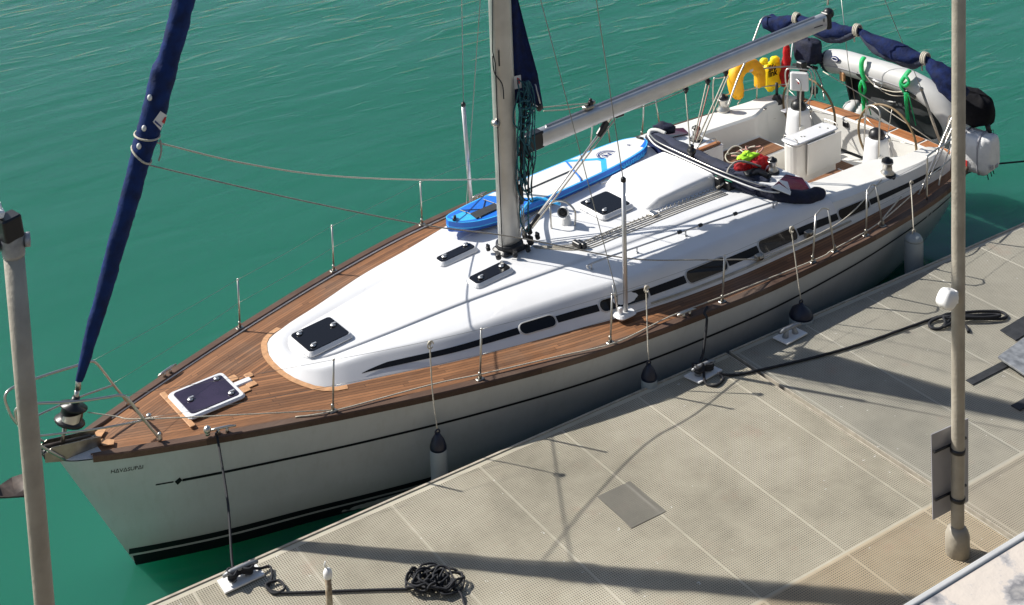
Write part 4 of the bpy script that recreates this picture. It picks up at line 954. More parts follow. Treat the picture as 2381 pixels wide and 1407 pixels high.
for q, tt in (((13.400,1.181,3.203), (1, 0)), ((13.400,-0.068,3.319), (1, 0)), ((13.400,-1.344,3.191), (1, 0))):
    b = MB()
    for d in (-.03, .0, .03):
        pts = [V(q)+V(math.cos(a)*.075, d, math.sin(a)*.095) for a in [2*math.pi*j/14 for j in range(14)]]; b.tube(pts, .016, 6, closed=True)
    b.tube(cr([V(q)+V(0, .02, -.07), V(q)+V(-.02, .05, -.14), V(q)+V(-.02, .04, -.20)], 4), .014, 6); b.build('cover_tie', M['rope'], bm)
# ---------------------------------------------------------------- folded sprayhood
sh = roll('sprayhood', [(10.068,1.323,2.020), (9.971,1.048,2.080), (9.833,0.561,2.120), (9.780,-0.019,2.120), (9.833,-0.492,2.100), (9.882,-0.942,2.060), (10.059,-1.272,2.000), (10.328,-1.508,1.950), (10.613,-1.538,1.930), (10.773,-1.513,1.930)],
          [.05, .09, .07, .065, .085, .10, .13, .13, .115, .05], M['navyd'], k=6, lump=.07, flat=.75)
roll('hood_cloth', [(10.144,1.352,2.060), (10.115,1.008,2.080), (10.098,0.573,2.060), (10.112,0.139,2.050), (10.121,-0.287,2.030), (10.183,-0.650,2.030), (10.324,-0.934,2.020)], [.05, .10, .11, .10, .11, .10, .05], M['navyfade'], k=5, lump=.13, flat=.55, parent=sh, seed=5)
roll('hood_cloth', [(10.175,1.287,2.100), (10.295,1.189,2.140), (10.429,1.089,2.120)], [.07, .09, .05], M['navyd'], k=5, lump=.16, parent=sh, seed=7)
roll('hood_cloth', [(9.657,0.400,2.150), (9.659,-0.303,2.140), (9.729,-0.741,2.120), (9.846,-1.120,2.050)], [.04, .06, .07, .05], M['navyd'], k=5, lump=.1, parent=sh, seed=8)
roll('hood_window', [(10.097,-0.664,2.080), (10.288,-0.763,2.090), (10.323,-0.935,2.060)], [.05, .08, .04], M['black'], k=4, lump=.2, flat=.5, parent=sh, seed=3)
for dd in (0, 1):
    pp = [(9.964,1.172,2.140), (9.760,0.779,2.200), (9.672,0.277,2.240), (9.658,-0.306,2.240), (9.705,-0.766,2.220), (9.867,-1.104,2.160), (10.050,-1.218,2.080)] if dd == 0 else [(9.913,1.148,2.120), (9.684,0.738,2.180), (9.628,0.234,2.200), (9.627,-0.335,2.200), (9.665,-0.802,2.180), (9.822,-1.224,2.120), (10.206,-1.419,2.020)]
    line('hood_bow', pp, .012, 'steel' if dd == 0 else 'whitec', parent=sh)
b = MB(); b.poly([(9.971,-1.273,2.130), (10.091,-1.317,2.160), (10.095,-1.532,2.120), (10.036,-1.567,2.100)], .01); b.poly([(10.211,-1.180,2.140), (10.256,-1.330,2.140), (10.107,-1.507,2.120), (10.148,-1.346,2.140)], .01); b.build('hood_flap', M['gelnon'], sh)
b = MB(); b.tube(cr([(9.982,1.212,2.080), (10.060,1.263,2.140), (10.131,1.182,2.160), (10.187,1.050,2.130)], 5), .03, 8, flat=.5); b.build('hood_flap', M['gelnon'], sh)
b = MB(); b.grid([[V((9.924,1.250,2.000)), V((10.000,1.203,2.050)), V((9.961,0.991,2.060))], [V((9.838,1.036,1.990)), V((9.903,0.932,2.040)), V((9.865,0.706,2.070))], [V((9.735,0.741,2.000)), V((9.795,0.681,2.030)), V((9.812,0.505,2.070))]]); b.build('hood_flap', M['navyf'], sh, solid=.01)
# teal halyard coil on the mast
random.seed(3); hk = None
for i in range(17):
    z1 = 4.30-.75*(i % 3 == 0)-random.random()*.35; z2 = z1-.45-random.random()*.75; cx_ = MX+.16+random.uniform(-.03, .14); cyy = -.13+random.uniform(-.05, .03); w_ = random.uniform(.03, .10)
    pts = [V(cx_+math.cos(a)*w_+.03*math.sin(3*a), cyy+.03*math.sin(2*a+i), (z1+z2)/2+math.sin(a)*(z1-z2)/2) for a in [2*math.pi*j/22 for j in range(22)]]
    b = MB(); b.tube(pts, .010, 6, closed=True); o = b.build('halyard_coil', M['ropet'] if i % 4 else M['roped'], mast)
for i in range(5):
    q = V(MX+.22, -.16, 4.02-.09*i); b = MB(); pts = [q+V(math.cos(a)*.085, math.sin(a)*.05, .025*math.sin(a*2+i)+.02*math.cos(a)) for a in [2*math.pi*j/18 for j in range(18)]]; b.tube(pts, .011, 6, closed=True); b.build('halyard_coil', M['ropet'], mast)
b = MB(); b.cbox((MX+.14, -.115, 2.72), (.06, .05, .28), bev=.02); b.build('mast_cleat', M['blackp'], mast)
# ================================================================ THINGS ON AND AROUND THE YACHT
class Fr:
    pass
def wline(name, pts, r, mt, label, cat, k=6, n=6, group=None, frame=WORLD):
    b = MB(); b.tube(cr(pts, k), r, n); o = b.build(name, M[mt], None, frame=frame); return setp(o, label, cat, group)
B2W = lambda p: BOAT @ V(p)
# ---- paddle board
pbA, pbB = V(5.86, .84, 0), V(9.80, 1.16, 0); pd_ = (pbB-pbA); pl = pd_.length; pu = pd_.normalized(); pn_ = V(-pu.y, pu.x, 0)
pbA += V(0, -.02, .05); pbB += V(0, -.02, .05); PT = Thing('paddle_board', (7.8, 1.0, 1.93), 'long blue and white inflatable paddle board lying on the coachroof beside the mast', 'paddle board')
hw = herm([0, .012, .03, .08, .16, .3, .5, .7, .85, .93, .97, .99, 1], [.0, .11, .19, .27, .33, .38, .40, .385, .34, .28, .19, .11, .0])
zr2 = herm([0, .1, .3, .7, .9, 1], [2.12, 2.075, 2.055, 2.05, 2.065, 2.09])
def bp_(t, v, z=0): return pbA+pu*(pl*t)+pn_*v+V(0, 0, zr2(t)-.0+z-.05*(v/.36)*1.0*.6)
def deckpoly(mt, t0f, t1f, v0=-1, v1=1, z=.002, name='deck_panel', n=26, m_=10):
    b = MB(); rows = []
    for i in range(m_+1):
        v = v0+(v1-v0)*i/m_; r_ = []
        for j in range(n+1):
            a, c = t0f(v), t1f(v); t = a+(c-a)*j/n; r_.append(bp_(t, v*max(.01, hw(t)-.028), z))
        rows.append(r_)
    b.grid(rows); return b.build(name, M[mt], PT)
ts2 = [0, .004, .012, .025, .05]+[.08+i*.84/26 for i in range(27)]+[.95, .975, .988, .996, 1]
for nm, mt, prof_ in (('board_side', 'sblue', ((0, .00), (-.004, -.03), (-.002, -.075))), ('board_side', 'scyan', ((-.002, -.075), (-.002, -.09))), ('board_side', 'sblued', ((-.002, -.09), (-.012, -.13), (-.05, -.15)))):
    b = MB()
    for s in (-1, 1):
        b.grid([[bp_(t, s*max(0, hw(t)+(o_ if hw(t) > .05 else 0)), z_) for o_, z_ in prof_] for t in ts2], flip=(s == 1))
    b.build(nm, M[mt], PT)
b = MB(); b.grid([[bp_(t, v*max(0, hw(t)-.05), -.15) for v in (-1, 0, 1)] for t in ts2]); b.build('board_bottom', M['sblued'], PT)
b = MB(); b.grid([[bp_(t, v*hw(t), 0) for v in [-1+i/6 for i in range(13)]] for t in ts2], flip=True); b.build('deck_panel', M['scyan'], PT)
deckpoly('sblue', lambda v: .02, lambda v: .30-.05*v, name='deck_panel', n=20)
deckpoly('swhite', lambda v: .305-.05*v, lambda v: .985)
deckpoly('scyan', lambda v: .03, lambda v: .10, -.75, .6, .004)
deckpoly('scyan', lambda v: .66+.09*(1-abs(v+.1))+.0, lambda v: .69+.09*(1-abs(v+.1)), -1, 1, .004)
deckpoly('sblue', lambda v: .93, lambda v: .985, -1, -.72, .004)
deckpoly('black', lambda v: .36, lambda v: .60, .02, .10, .012, 'grip_strip')
b = MB(); c = bp_(.80, 0, .006)
for r0, r1 in ((.135, .155), (.165, .175), (.09, .10)):
    q = [c+pu*math.cos(a)*r_+pn_*math.sin(a)*r_ for r_ in (r0, r1) for a in [2*math.pi*j/36 for j in range(36)]]; b.add(q, [(j, (j+1) % 36, 36+(j+1) % 36, 36+j) for j in range(36)])
b.build('board_emblem', M['navyp'], PT)
vs, fs_ = text_flat('Z', .16, .006); b = MB(); b.add([c+pu*(-y+.055)+pn_*(x) for x, y, z in vs], fs_); b.build('board_lettering', M['navyp'], PT)
vs, fs_ = text_flat('NAUTICAL', .13, .003); b = MB(); 
q = []
for x, y, z in vs:
    t = .845+(x)/pl; q.append(bp_(t, -hw(t)-.010, -.10+y*.75))
b.add(q, fs_); b.build('board_lettering', M['scyan'], PT)
vs, fs_ = text_flat('77', .07, .002); b = MB(); b.add([bp_(.925, 0, .006)+pu*(-y)+pn_*x for x, y, z in vs], fs_); b.build('board_lettering', M['navyp'], PT)
b = MB(); b.poly([bp_(.085, -.20, .02), bp_(.20, -.16, .02), bp_(.22, .02, .02), bp_(.10, .0, .02)], .03); b.build('bungee_pouch', M['rubber'], PT)
b = MB(); b.tube([bp_(.012, -.06, .02), bp_(.03, .0, .03), bp_(.04, .05, .02)], .022, 6); b.build('nose_handle', M['blackp'], PT)
b = MB(); b.tube([bp_(.985, -.05, .02), bp_(.985, .08, .02)], .02, 6); b.build('tail_handle', M['blackp'], PT)
for q in ((.10, -.22, .22, .22), (.10, .2, .22, -.24), (.22, -.26, .22, .26), (.10, -.22, .10, .22)):
    b = MB(); b.tube([bp_(q[0], q[1], .012), bp_(q[2], q[3], .012)], .006, 5); b.build('bungee_cord', M['blackp'], PT)
wline('lashing_strap', [(6.45, .02, 2.32), (6.9, .42, 2.20), bp_(.34, -.33, .02), (7.43, .32, 2.10)], .024, 'scyan', 'pale blue strap tying the paddle board to the vent hoop by the mast', 'strap', frame=BOAT, k=5)
wline('lashing_strap', [bp_(.66, .34, .01), bp_(.61, 0, .022), bp_(.56, -.35, .02), bp_(.555, -.37, -.14)], .013, 'sblue', 'thin deep blue strap across the middle of the paddle board', 'strap', frame=BOAT, k=4)
# ---- dinghy on the stern
DG = Thing('inflatable_dinghy', (14.6, 0, 1.0), 'grey inflatable dinghy hung on its side across the yacht stern', 'dinghy')
up_ = [V(14.5, 1.40, 2.12), V(14.5, 1.12, 2.18), V(14.5, .6, 2.20), V(14.5, 0, 2.21), V(14.5, -.40, 2.18), V(14.52, -.78, 2.05), V(14.56, -1.02, 1.80), V(14.62, -1.05, 1.50), V(14.68, -.85, 1.22), V(14.72, -.4, 1.10), V(14.62, .2, 1.12), V(14.38, .78, 1.42)]
b = MB(); P = cr(up_, 4); b.tube(P, [.19]+[.212]*(len(P)-2)+[.2], 18); tu = b.build('inflatable_tube', M['hyp'], DG)
b = MB(); b.lathe(up_[0], [(.20, -.02), (.19, .06), (.14, .13), (.06, .17), (0, .18)], 18, axis=(0, 1, -.18)); b.build('tube_cone', M['fendn'], DG)
b = MB(); b.lathe(V(14.38, .78, 1.42), [(.205, -.02), (.20, .06), (.15, .14), (.06, .2), (0, .21)], 18, axis=(-.3, 1, .45)); b.build('tube_cone', M['hyp'], DG)
for dy_, dz2 in ((0.03, .0), (.10, .0)):
    b = MB(); pp = [p+V(-.145+dy_, 0, .165) for p in P[2:20]]; b.tube(pp, .009, 5); b.build('rubbing_strake', M['white'] if dy_ < .05 else M['hyp'], DG)
b = MB(); b.tube([p+V(-.212, 0, -.03) for p in P[1:18]], .006, 5); b.build('tube_seam', M['signb'], DG)
b = MB(); rows = []
for i in range(10):
    y = 1.0-1.85*i/9; rows.append([V(14.56+.0*j, y, 2.05-.95*j/6+0) + V(.06*math.sin(j*1.1+i*.4), 0, 0) for j in range(7)])
b.grid(rows); fl = b.build('dinghy_floor', M['hypd'], DG, solid=.02)
b = MB(); b.poly([V(14.36, 1.02, 2.10), V(14.80, 1.02, 2.05), V(14.85, 1.02, 1.25), V(14.62, 1.02, 1.25)], .035); b.build('dinghy_transom', M['hypd'], DG)
b = MB(); b.cbox((14.34, 1.0, 2.0), (.06, .10, .16), bev=.02); b.build('transom_corner', M['teakl'], DG)
for q in ((14.300,0.574,2.128), (14.300,-0.413,2.114)):
    b = MB(); b.cbox(q, (.02, .20, .07), Matrix.Rotation(.35, 4, 'X'), bev=.02); b.build('grab_handle', M['blackp'], DG)
b = MB(); c = V((14.270,0.218,2.109)); b.tube([c+V(0, .09, .05), c+V(0, -.09, .02), c+V(0, -.06, -.07), c+V(0, .06, -.05)], .018, 6, closed=True); b.build('rowlock', M['white'], DG)
b = MB(); b.tube(cr([(14.270,0.488,2.220), (14.270,0.314,2.082), (14.270,0.097,2.047), (14.270,-0.159,2.077), (14.270,-0.369,2.168)], 5), .010, 6); b.tube(cr([(14.300,0.181,2.000), (14.300,-0.051,1.978), (14.300,-0.346,2.065)], 5), .008, 6); b.build('grab_line', M['rope'], DG)
b = MB(); rows = [[(14.500,0.162,1.772)]]; b.tube([(14.450,0.245,1.761), (14.450,-0.005,1.805)], .012, 5); b.build('dinghy_fitting', M['hyp'], DG)
b = MB(); e_ = V((14.285,1.112,2.295))
q = [e_+V(0, math.cos(a)*.085, math.sin(a)*.05) for a in [2*math.pi*j/20 for j in range(20)]]; b.poly(q[::-1], .012); b.build('oval_badge', M['navyp'], DG)
b = MB(); b.tube([e_+V(-.012, math.cos(a)*.06, math.sin(a)*.03) for a in [2*math.pi*j/16 for j in range(16)]], .007, 5, closed=True); b.build('oval_badge_print', M['white'], DG)
for i, (u0, lab) in enumerate(((0, 'green strap round the dinghy tube, the left one of two'), (1, 'green strap round the dinghy tube, the right one nearer the pole'))):
    T_ = Thing('green_strap', (14.4, .6-i, 1.5), lab, 'strap', 'green straps holding the dinghy')
    if i == 0: pp = [(14.360,0.557,2.458), (14.270,0.539,2.410), (14.250,0.525,2.253), (14.270,0.471,2.089)]; lo_ = [(14.250,0.518,2.081), (14.240,0.564,1.942), (14.240,0.521,1.825), (14.240,0.449,1.952)]; tl = [(14.250,0.511,1.826), (14.300,0.534,1.669), (14.300,0.526,1.504)]
    else: pp = [(14.360,-0.353,2.485), (14.270,-0.336,2.415), (14.250,-0.250,2.249), (14.270,-0.302,2.112)]; lo_ = [(14.240,-0.359,2.407), (14.240,-0.425,2.339), (14.240,-0.341,2.241), (14.240,-0.283,2.298)]; tl = [(14.250,-0.350,2.131), (14.280,-0.344,1.901), (14.300,-0.361,1.605)]
    b = MB(); b.tube(cr(pp, 5), .045, 6, flat=.4); b.build('strap_band', M['green'], T_)
    b = MB(); b.tube(cr(lo_, 5, closed=True), .026, 6, closed=True); b.build('strap_loop', M['green'], T_)
    b = MB(); b.tube(cr(tl, 5), .036, 6, flat=.5); b.tube(cr([V(p)+V(0, -.05-.05*k, 0) for k, p in enumerate(tl)], 4), .010, 5); b.build('strap_tail', M['green'], T_)
# ---- soft, rounded lumps
def lump(b, c, size, seed=0, e=.55, n=14, amp=.05, M_=None):
    c = V(c); rnd = random.Random(seed); ph = [rnd.random()*6 for _ in range(6)]; rows = []
    for i in range(n+1):
        t = math.pi*i/n; st_, ct = math.sin(t), math.cos(t); row = []
        for j in range(2*n):
            a = math.pi*j/n; sg = lambda v, p: math.copysign(abs(v)**p, v)
            k = 1+amp*(math.sin(3*a+ph[0]+2*t)+.7*math.sin(5*t+ph[1]+a)+.6*math.sin(7*a-3*t+ph[2]))
            v = V(sg(st_, e)*sg(math.cos(a), e)*size[0]/2, sg(st_, e)*sg(math.sin(a), e)*size[1]/2, -sg(ct, e)*size[2]/2)*k
            row.append(c+((M_ @ v) if M_ else v))
        rows.append(row)
    return b.grid(rows, closed=True)
# life raft
LR = Thing('life_raft', (14.000,-1.864,1.392), 'white padded life raft valise strapped outside the stern rail beside the right pole', 'life raft')
RZ = Matrix.Rotation(.25, 4, 'Z'); c = V((14.000,-1.795,1.683)); b = MB(); lump(b, c, (.50, .66, .60), 3, .42, 16, .03, RZ); b.build('valise', M['whitec'], LR)
for dx in (-.14, .10):
    b = MB(); pts = [c+RZ @ V(math.copysign(abs(math.cos(a))**.5, math.cos(a))*.262, dx, math.copysign(abs(math.sin(a))**.5, math.sin(a))*.312) for a in [2*math.pi*j/28 for j in range(28)]]; b.tube(pts, .018, 6, closed=True, flat=.4); b.build('webbing', M['signb'], LR)
b = MB(); b.cbox(c+RZ @ V(-.20, -.335, -.12), (.08, .01, .06)); b.cbox(c+RZ @ V(.02, -.335, -.17), (.07, .01, .05)); b.build('valise_patch', M['signb'], LR)
b = MB(); b.cbox(c+RZ @ V(-.262, .05, -.14), (.012, .08, .14)); b.build('valise_print', M['redp'], LR)
for k, dx in enumerate((-.12, .02, .12)):
    b = MB(); b.tube([c+RZ @ V(dx, -.24, -.28), c+RZ @ V(dx, -.26, -.36)], .008, 5); b.build('valise_lashing', M['roped'], LR)
# dark bundle
DB = Thing('black_cover', (14.200,-1.628,1.993), 'black fabric covered bundle on the stern rail above the white life raft', 'cover')
b = MB(); lump(b, (14.200,-1.643,2.285), (.42, .62, .50), 9, .62, 14, .05, Matrix.Rotation(.3, 4, 'X')); b.build('cover_cloth', M['blackc'], DB)
b = MB(); b.tube([(14.200,-1.877,2.106), (14.200,-1.930,1.935)], .04, 8); b.build('cover_leg', M['blackp'], DB)
b = MB(); b.tube([(14.200,-1.915,1.985), (14.200,-1.989,2.023), (14.200,-1.997,1.956), (14.200,-1.930,1.935)], .006, 5, closed=True); b.build('cover_buckle', M['blackp'], DB)
# outboard
OM = Thing('outboard_motor', (14.200,1.703,1.936), 'outboard motor under a dark navy cover on the far stern rail', 'outboard motor')
b = MB(); lump(b, (14.200,1.621,2.326), (.36, .46, .44), 5, .55, 14, .05); b.build('motor_cover', M['navyd'], OM)
b = MB(); b.tube([(14.200,1.701,2.070), (14.200,1.742,1.925), (14.200,1.763,1.785)], [.10, .07, .06], 10); b.tube([(14.200,1.964,1.982), (14.200,1.436,2.065)], .03, 8); b.build('motor_leg', M['blackp'], OM)
b = MB(); b.tube(cr([(14.200,1.530,2.086), (14.200,1.363,1.876), (14.000,1.108,1.639)], 4), .014, 6); b.build('motor_bracket', M['steeld'], OM)
b = MB(); b.cbox((14.100,1.423,1.690), (.12, .11, .12), bev=.03); b.build('stern_light', M['blackp'], YT)
# horseshoe buoy, bag, flag
HB = Thing('horseshoe_buoy', (12.999,1.980,1.700), 'orange yellow horseshoe life buoy hanging on the far stern rail', 'life buoy')
roll('buoy_foam', [(12.862,1.980,1.760), (12.779,1.980,1.844), (12.741,1.980,2.022), (12.788,1.980,2.194), (12.917,1.980,2.261), (13.088,1.980,2.249), (13.238,1.980,2.180), (13.332,1.980,2.063)], [.07, .125, .135, .135, .13, .12, .115, .11], M['orange'], k=5, lump=.04, parent=HB)
b = MB(); b.cbox((13.318,1.950,1.959), (.20, .13, .30), bev=.04); b.build('light_pouch', M['orange'], HB)
b = MB(); b.cbox((13.031,1.880,2.206), (.09, .02, .07), bev=.01); b.build('buoy_label', M['tag'], HB)
line('buoy_line', [(12.819,1.980,1.771), (12.849,1.970,1.689), (12.784,1.970,1.630), (12.846,1.970,1.551)], .010, 'rope', parent=HB)
LB = Thing('rescue_bag', (13.673,2.000,1.594), 'yellow rescue sling bag lettered in black on the far stern rail', 'bag')
b = MB(); lump(b, (13.702,2.000,1.893), (.38, .13, .50), 11, .45, 14, .045, Matrix.Rotation(-.08, 4, 'Y')); b.build('bag_body', M['yellow'], LB)
b = MB(); lump(b, (13.489,2.000,2.205), (.15, .10, .12), 12, .7, 8, .08); lump(b, (13.764,2.000,2.160), (.19, .12, .14), 13, .7, 8, .08); b.build('bag_top', M['yellow'], LB)
for k, (w_, dz_) in enumerate((('life', .065), ('link', -.035))):
    vs, fs_ = text_flat(w_, .155, .006); b = MB(); c = V((13.619,1.925,1.967)); b.add([c+V(x, 0, y+dz_) for x, y, z in vs], fs_); b.build('bag_lettering', M['black'], LB)
vs, fs_ = text_flat('RESCUE', .055, .002); b = MB(); c = V((13.622,1.925,2.083)); b.add([c+V(x, 0, y) for x, y, z in vs], fs_) if False else b.cbox(c, (.17, .006, .035)); b.build('bag_print', M['redp'], LB)
FL = Thing('ensign', (13.849,1.850,1.670), 'rolled dark red flag on its staff between the yellow bag and the navy cover', 'flag')
roll('flag_cloth', [(13.910,1.850,2.492), (13.896,1.850,2.363), (13.881,1.850,2.132), (13.843,1.850,1.907), (13.839,1.850,1.712)], [.03, .055, .07, .075, .05], M['red'], k=4, lump=.14, parent=FL, seed=2)
b = MB(); b.tube([(14.124,1.900,2.451), (14.048,1.900,2.037), (13.949,1.900,1.551), (13.855,1.900,1.339)], .010, 6); b.build('flag_staff', M['white'], FL)
# second white canister seen beyond the wheel
# cloths and lines in the companionway
RC = Thing('folded_clothes', (10.419,-0.518,2.020), 'heap of dark red cloth on the companionway next to the near winch', 'clothes')
b = MB(); lump(b, (10.292,-0.486,2.100), (.34, .26, .17), 21, .8, 12, .13); lump(b, (10.496,-0.576,2.110), (.36, .24, .18), 22, .8, 12, .13); b.build('red_cloth', M['red'], RC)
o = MB(); lump(o, (10.370,-0.466,2.190), (.34, .20, .13), 23, .85, 12, .16); o = o.build('lime_cloth', M['lime'], None, frame=BOAT); setp(o, 'lime green cloth draped on top of the dark red clothes', 'clothes')
random.seed(5)
for i, c in enumerate(((10.554,-0.073,2.100), (10.511,-0.199,2.100), (10.720,-0.178,2.100), (10.862,-0.160,2.080), (10.377,-0.203,2.100))):
    c = V(c); line('sheet_tail', [c+V(math.cos(a)*.14, math.sin(a)*.12, .03*math.sin(2*a+i)) for a in [5.4*j/10 for j in range(11)]], .011, 'roper' if i % 2 else 'rope')
# ---- fenders
def fender(p, label, r=.10, L=.62, cone=True, line_to=None, mtl='fend'):
    p = V(p); T_ = Thing('fender', p-V(0, 0, L+.1), label, 'fender', 'fenders hanging between the hull and the pontoon')
    b = MB()
    if cone: b.lathe(p, [(.02, .0), (.035, -.02), (r*.75, -.085), (r*.98, -.16), (r*.985, -.19)], 20)
    else: b.lathe(p, [(.02, .0), (.03, -.02), (r*.70, -.035), (r*.95, -.09), (r*.985, -.12)], 20)
    b.build('fender_end', M['fendn'] if cone else M[mtl], T_); zt = -.185 if cone else -.115
    b = MB(); b.lathe(p, [(r*.96, zt), (r, zt-.02), (r, -L), (r*.9, -L-.06), (r*.5, -L-.12), (0, -L-.14)], 22); b.build('fender_body', M[mtl], T_)
    b = MB(); b.tube([p+V(math.cos(a)*.03, 0, math.sin(a)*.03+.01) for a in [2*math.pi*j/12 for j in range(12)]], .011, 6, closed=True); b.build('fender_eye', M['fendn'] if cone else M['rope'], T_)
    if line_to:
        b = MB(); q = [V(t) for t in line_to]; b.tube(cr([p+V(0, 0, .02)]+q, 4), .0085, 6)
        k = q[-1]; b.tube([k+V(math.cos(a)*.04, -.012, math.sin(a)*.045-.02) for a in [5.5*j/10 for j in range(11)]], .0085, 6); b.ball(k, .025, 4); b.build('fender_line', M['rope'], T_)
fy = lambda x, z, g=.12: hull_at(x, z, -1).y-g
def fpos(p, g=.12): p = V(p); return V(p.x, min(p.y, fy(p.x, .9, g)), p.z)
fender((3.824,-1.720,1.209), 'grey fender with a navy end, the one nearest the bow', line_to=[(3.835,-1.640,1.701), (3.844,-1.620,2.258)])
fender((6.574,-2.320,1.269), 'grey fender with a navy end beside the mooring line amidships', line_to=[(6.642,-2.240,1.635), (6.752,-2.120,2.118)])
fender((9.149,-2.500,1.217), 'fender with a broad navy end wedged at the pontoon edge aft of amidships', r=.16, line_to=[(9.151,-2.420,1.748), (9.183,-2.320,2.179)])
fender((11.641,-2.420,1.354), 'pale grey all round fender hanging under the stern quarter', r=.13, L=.60, cone=False, line_to=[(11.875,-2.220,1.660), (12.144,-2.000,1.800)])
# ---- pontoon fittings
def pcleat(c4, label, roped):
    q = [V(p) for p in c4]; c = (q[0]+q[2])/2; T_ = Thing('mooring_cleat', c, label, 'cleat', 'mooring cleats on white plates along the pontoon edge', frame=WORLD)
    b = MB(); b.poly([p+V(0, 0, .018) for p in q][::-1], .018); b.build('base_plate', M['white'], T_)
    b = MB(); d = V(1, .0, 0); b.tube([c-d*.19+V(0, 0, .125), c-d*.10+V(0, 0, .14), c+d*.10+V(0, 0, .14), c+d*.19+V(0, 0, .125)], [.018, .027, .027, .018], 10)
    for t in (-.06, .06): b.tube([c+d*t*1.5+V(0, 0, .015), c+d*t+V(0, 0, .14)], [.045, .024], 10)
    b.build('cleat_horn', M['galv'], T_)
    return c
c1 = pcleat(((4.539,12.627,1.000), (4.539,12.417,1.000), (4.977,12.433,1.000), (4.964,12.638,1.000)), 'mooring cleat on a white plate by the bow with black rope turns', 1)
c2 = pcleat(((10.706,12.627,1.000), (10.757,12.410,1.000), (11.177,12.448,1.000), (11.128,12.668,1.000)), 'middle mooring cleat on its white plate with black rope turns', 1)
c3 = pcleat(((12.198,12.619,1.000), (12.229,12.400,1.000), (12.628,12.433,1.000), (12.597,12.645,1.000)), 'bare mooring cleat on its white plate in the shade of the hull', 0)
def turns(c, seed, n=6, k=1.):
    random.seed(seed); pts = []
    for i in range(n*8+1):
        a = 2*math.pi*i/8; L_ = .15*k*(1-.3*random.random()); pts.append(c+V(math.sin(a)*L_, math.sin(2*a)*.06*k+random.uniform(-.01, .01), .07+.012*i/8+random.uniform(0, .02)))
    return pts
def mooring(name, label, pts, r=.014, k=5):
    b = MB(); b.tube(cr(pts, k), r, 7); return setp(b.build(name, M['roped'], None), label, 'mooring line')
b1 = B2W((1.524,-0.756,1.660)); pts = [b1+V(.03, .04, .0), b1, b1+V(0, -.05, -.06), b1.lerp(c1, .5)+V(.0, .0, -.01), c1+V(-.05, .08, .12)]+turns(c1, 2, 5)
G = lambda u, v, z=.02: V(u, v, 1.0+z)
pts += [V((4.957,12.519,1.050)), V((5.069,12.503,1.030)), V((5.018,12.352,1.020)), V((4.923,12.249,1.020)), V((4.957,12.139,1.020)), V((5.061,12.138,1.030)), V((5.058,12.272,1.030)), V((4.919,12.279,1.040)), V((4.965,12.156,1.020)), V((5.176,12.003,1.020)), V((5.541,11.778,1.020)), V((5.904,11.549,1.020)), V((6.083,11.432,1.020))]
mooring('mooring_line', 'black mooring line from the bow of the yacht to the bow cleat and rope heap', pts)
random.seed(11); cc = V((6.325,11.353,1.000)); pts = [V((6.083,11.432,1.020))]
for i in range(210):
    a = i*.55+random.uniform(-.12, .12); ex_ = .12+.07*math.sin(i*.37); ey_ = .12+.06*math.sin(i*.23+1); ox = .11*math.sin(i*.09); oy_ = -.10*math.sin(i*.09)
    pts.append(cc+V(math.cos(a)*ex_+ox+random.uniform(-.012, .012), math.sin(a)*ey_+oy_+random.uniform(-.012, .012), .02+.11*abs(math.sin(i*.21))*random.uniform(.3, 1)))
pts += [V((6.459,11.127,1.040)), V((6.440,10.972,1.020)), V((6.384,10.804,1.020))]
b = MB(); b.tube(cr(pts, 4), .0115, 6); setp(b.build('rope_coil', M['roped']), 'tangled heap of black rope on the grating beside the rusty pipe', 'rope')
b2 = B2W((7.515,-2.348,1.600)); pts = [b2+V(.1, .05, .03), b2, b2+V(-.02, -.07, -.05), b2.lerp(c2, .6), c2+V(.0, .05, .14)]+turns(c2, 4, 6)
pts += [V((10.836,12.381,1.020)), V((10.905,12.265,1.020)), V((11.076,12.322,1.020)), V((11.056,12.392,1.060)), V((11.203,12.321,1.020)), V((11.523,12.206,1.020)), V((12.346,11.998,1.020)), V((13.055,11.872,1.020)), V((13.697,11.806,1.020)), V((14.172,11.756,1.020))]
mooring('mooring_line', 'black mooring line from amidships round the middle cleat and away across the pontoon', pts, .017)
pts = [(14.172,11.756,1.020), (14.300,11.689,1.050), (14.395,11.664,1.060), (14.537,11.609,1.050), (14.823,11.497,1.030), (15.029,11.356,1.020), (15.007,11.241,1.020), (14.865,11.232,1.030), (14.669,11.378,1.040), (14.337,11.550,1.060), (14.254,11.618,1.080), (14.193,11.548,1.050), (14.079,11.542,1.020), (14.007,11.619,1.020), (14.093,11.711,1.020), (14.252,11.685,1.050), (14.355,11.584,1.080), (14.612,11.467,1.060), (14.865,11.331,1.050), (14.891,11.252,1.060), (14.687,11.326,1.070), (14.373,11.545,1.080), (14.295,11.563,1.050), (14.128,11.515,1.040), (14.335,11.514,1.030), (14.392,11.392,1.020), (14.306,11.278,1.020)]
b = MB(); b.tube(cr(pts, 5), .020, 7); setp(b.build('rope_hank', M['roped']), 'hanked black rope end lying behind the right pole', 'rope')
mooring('stern_line', 'thin black stern line running from the yacht away over the water', [B2W((13.9, -1.7, 1.3)), V((18.462,14.167,1.100)), V((18.741,14.057,1.100)), V((18.976,13.904,1.120)), V((19.632,13.446,1.200))], .014)
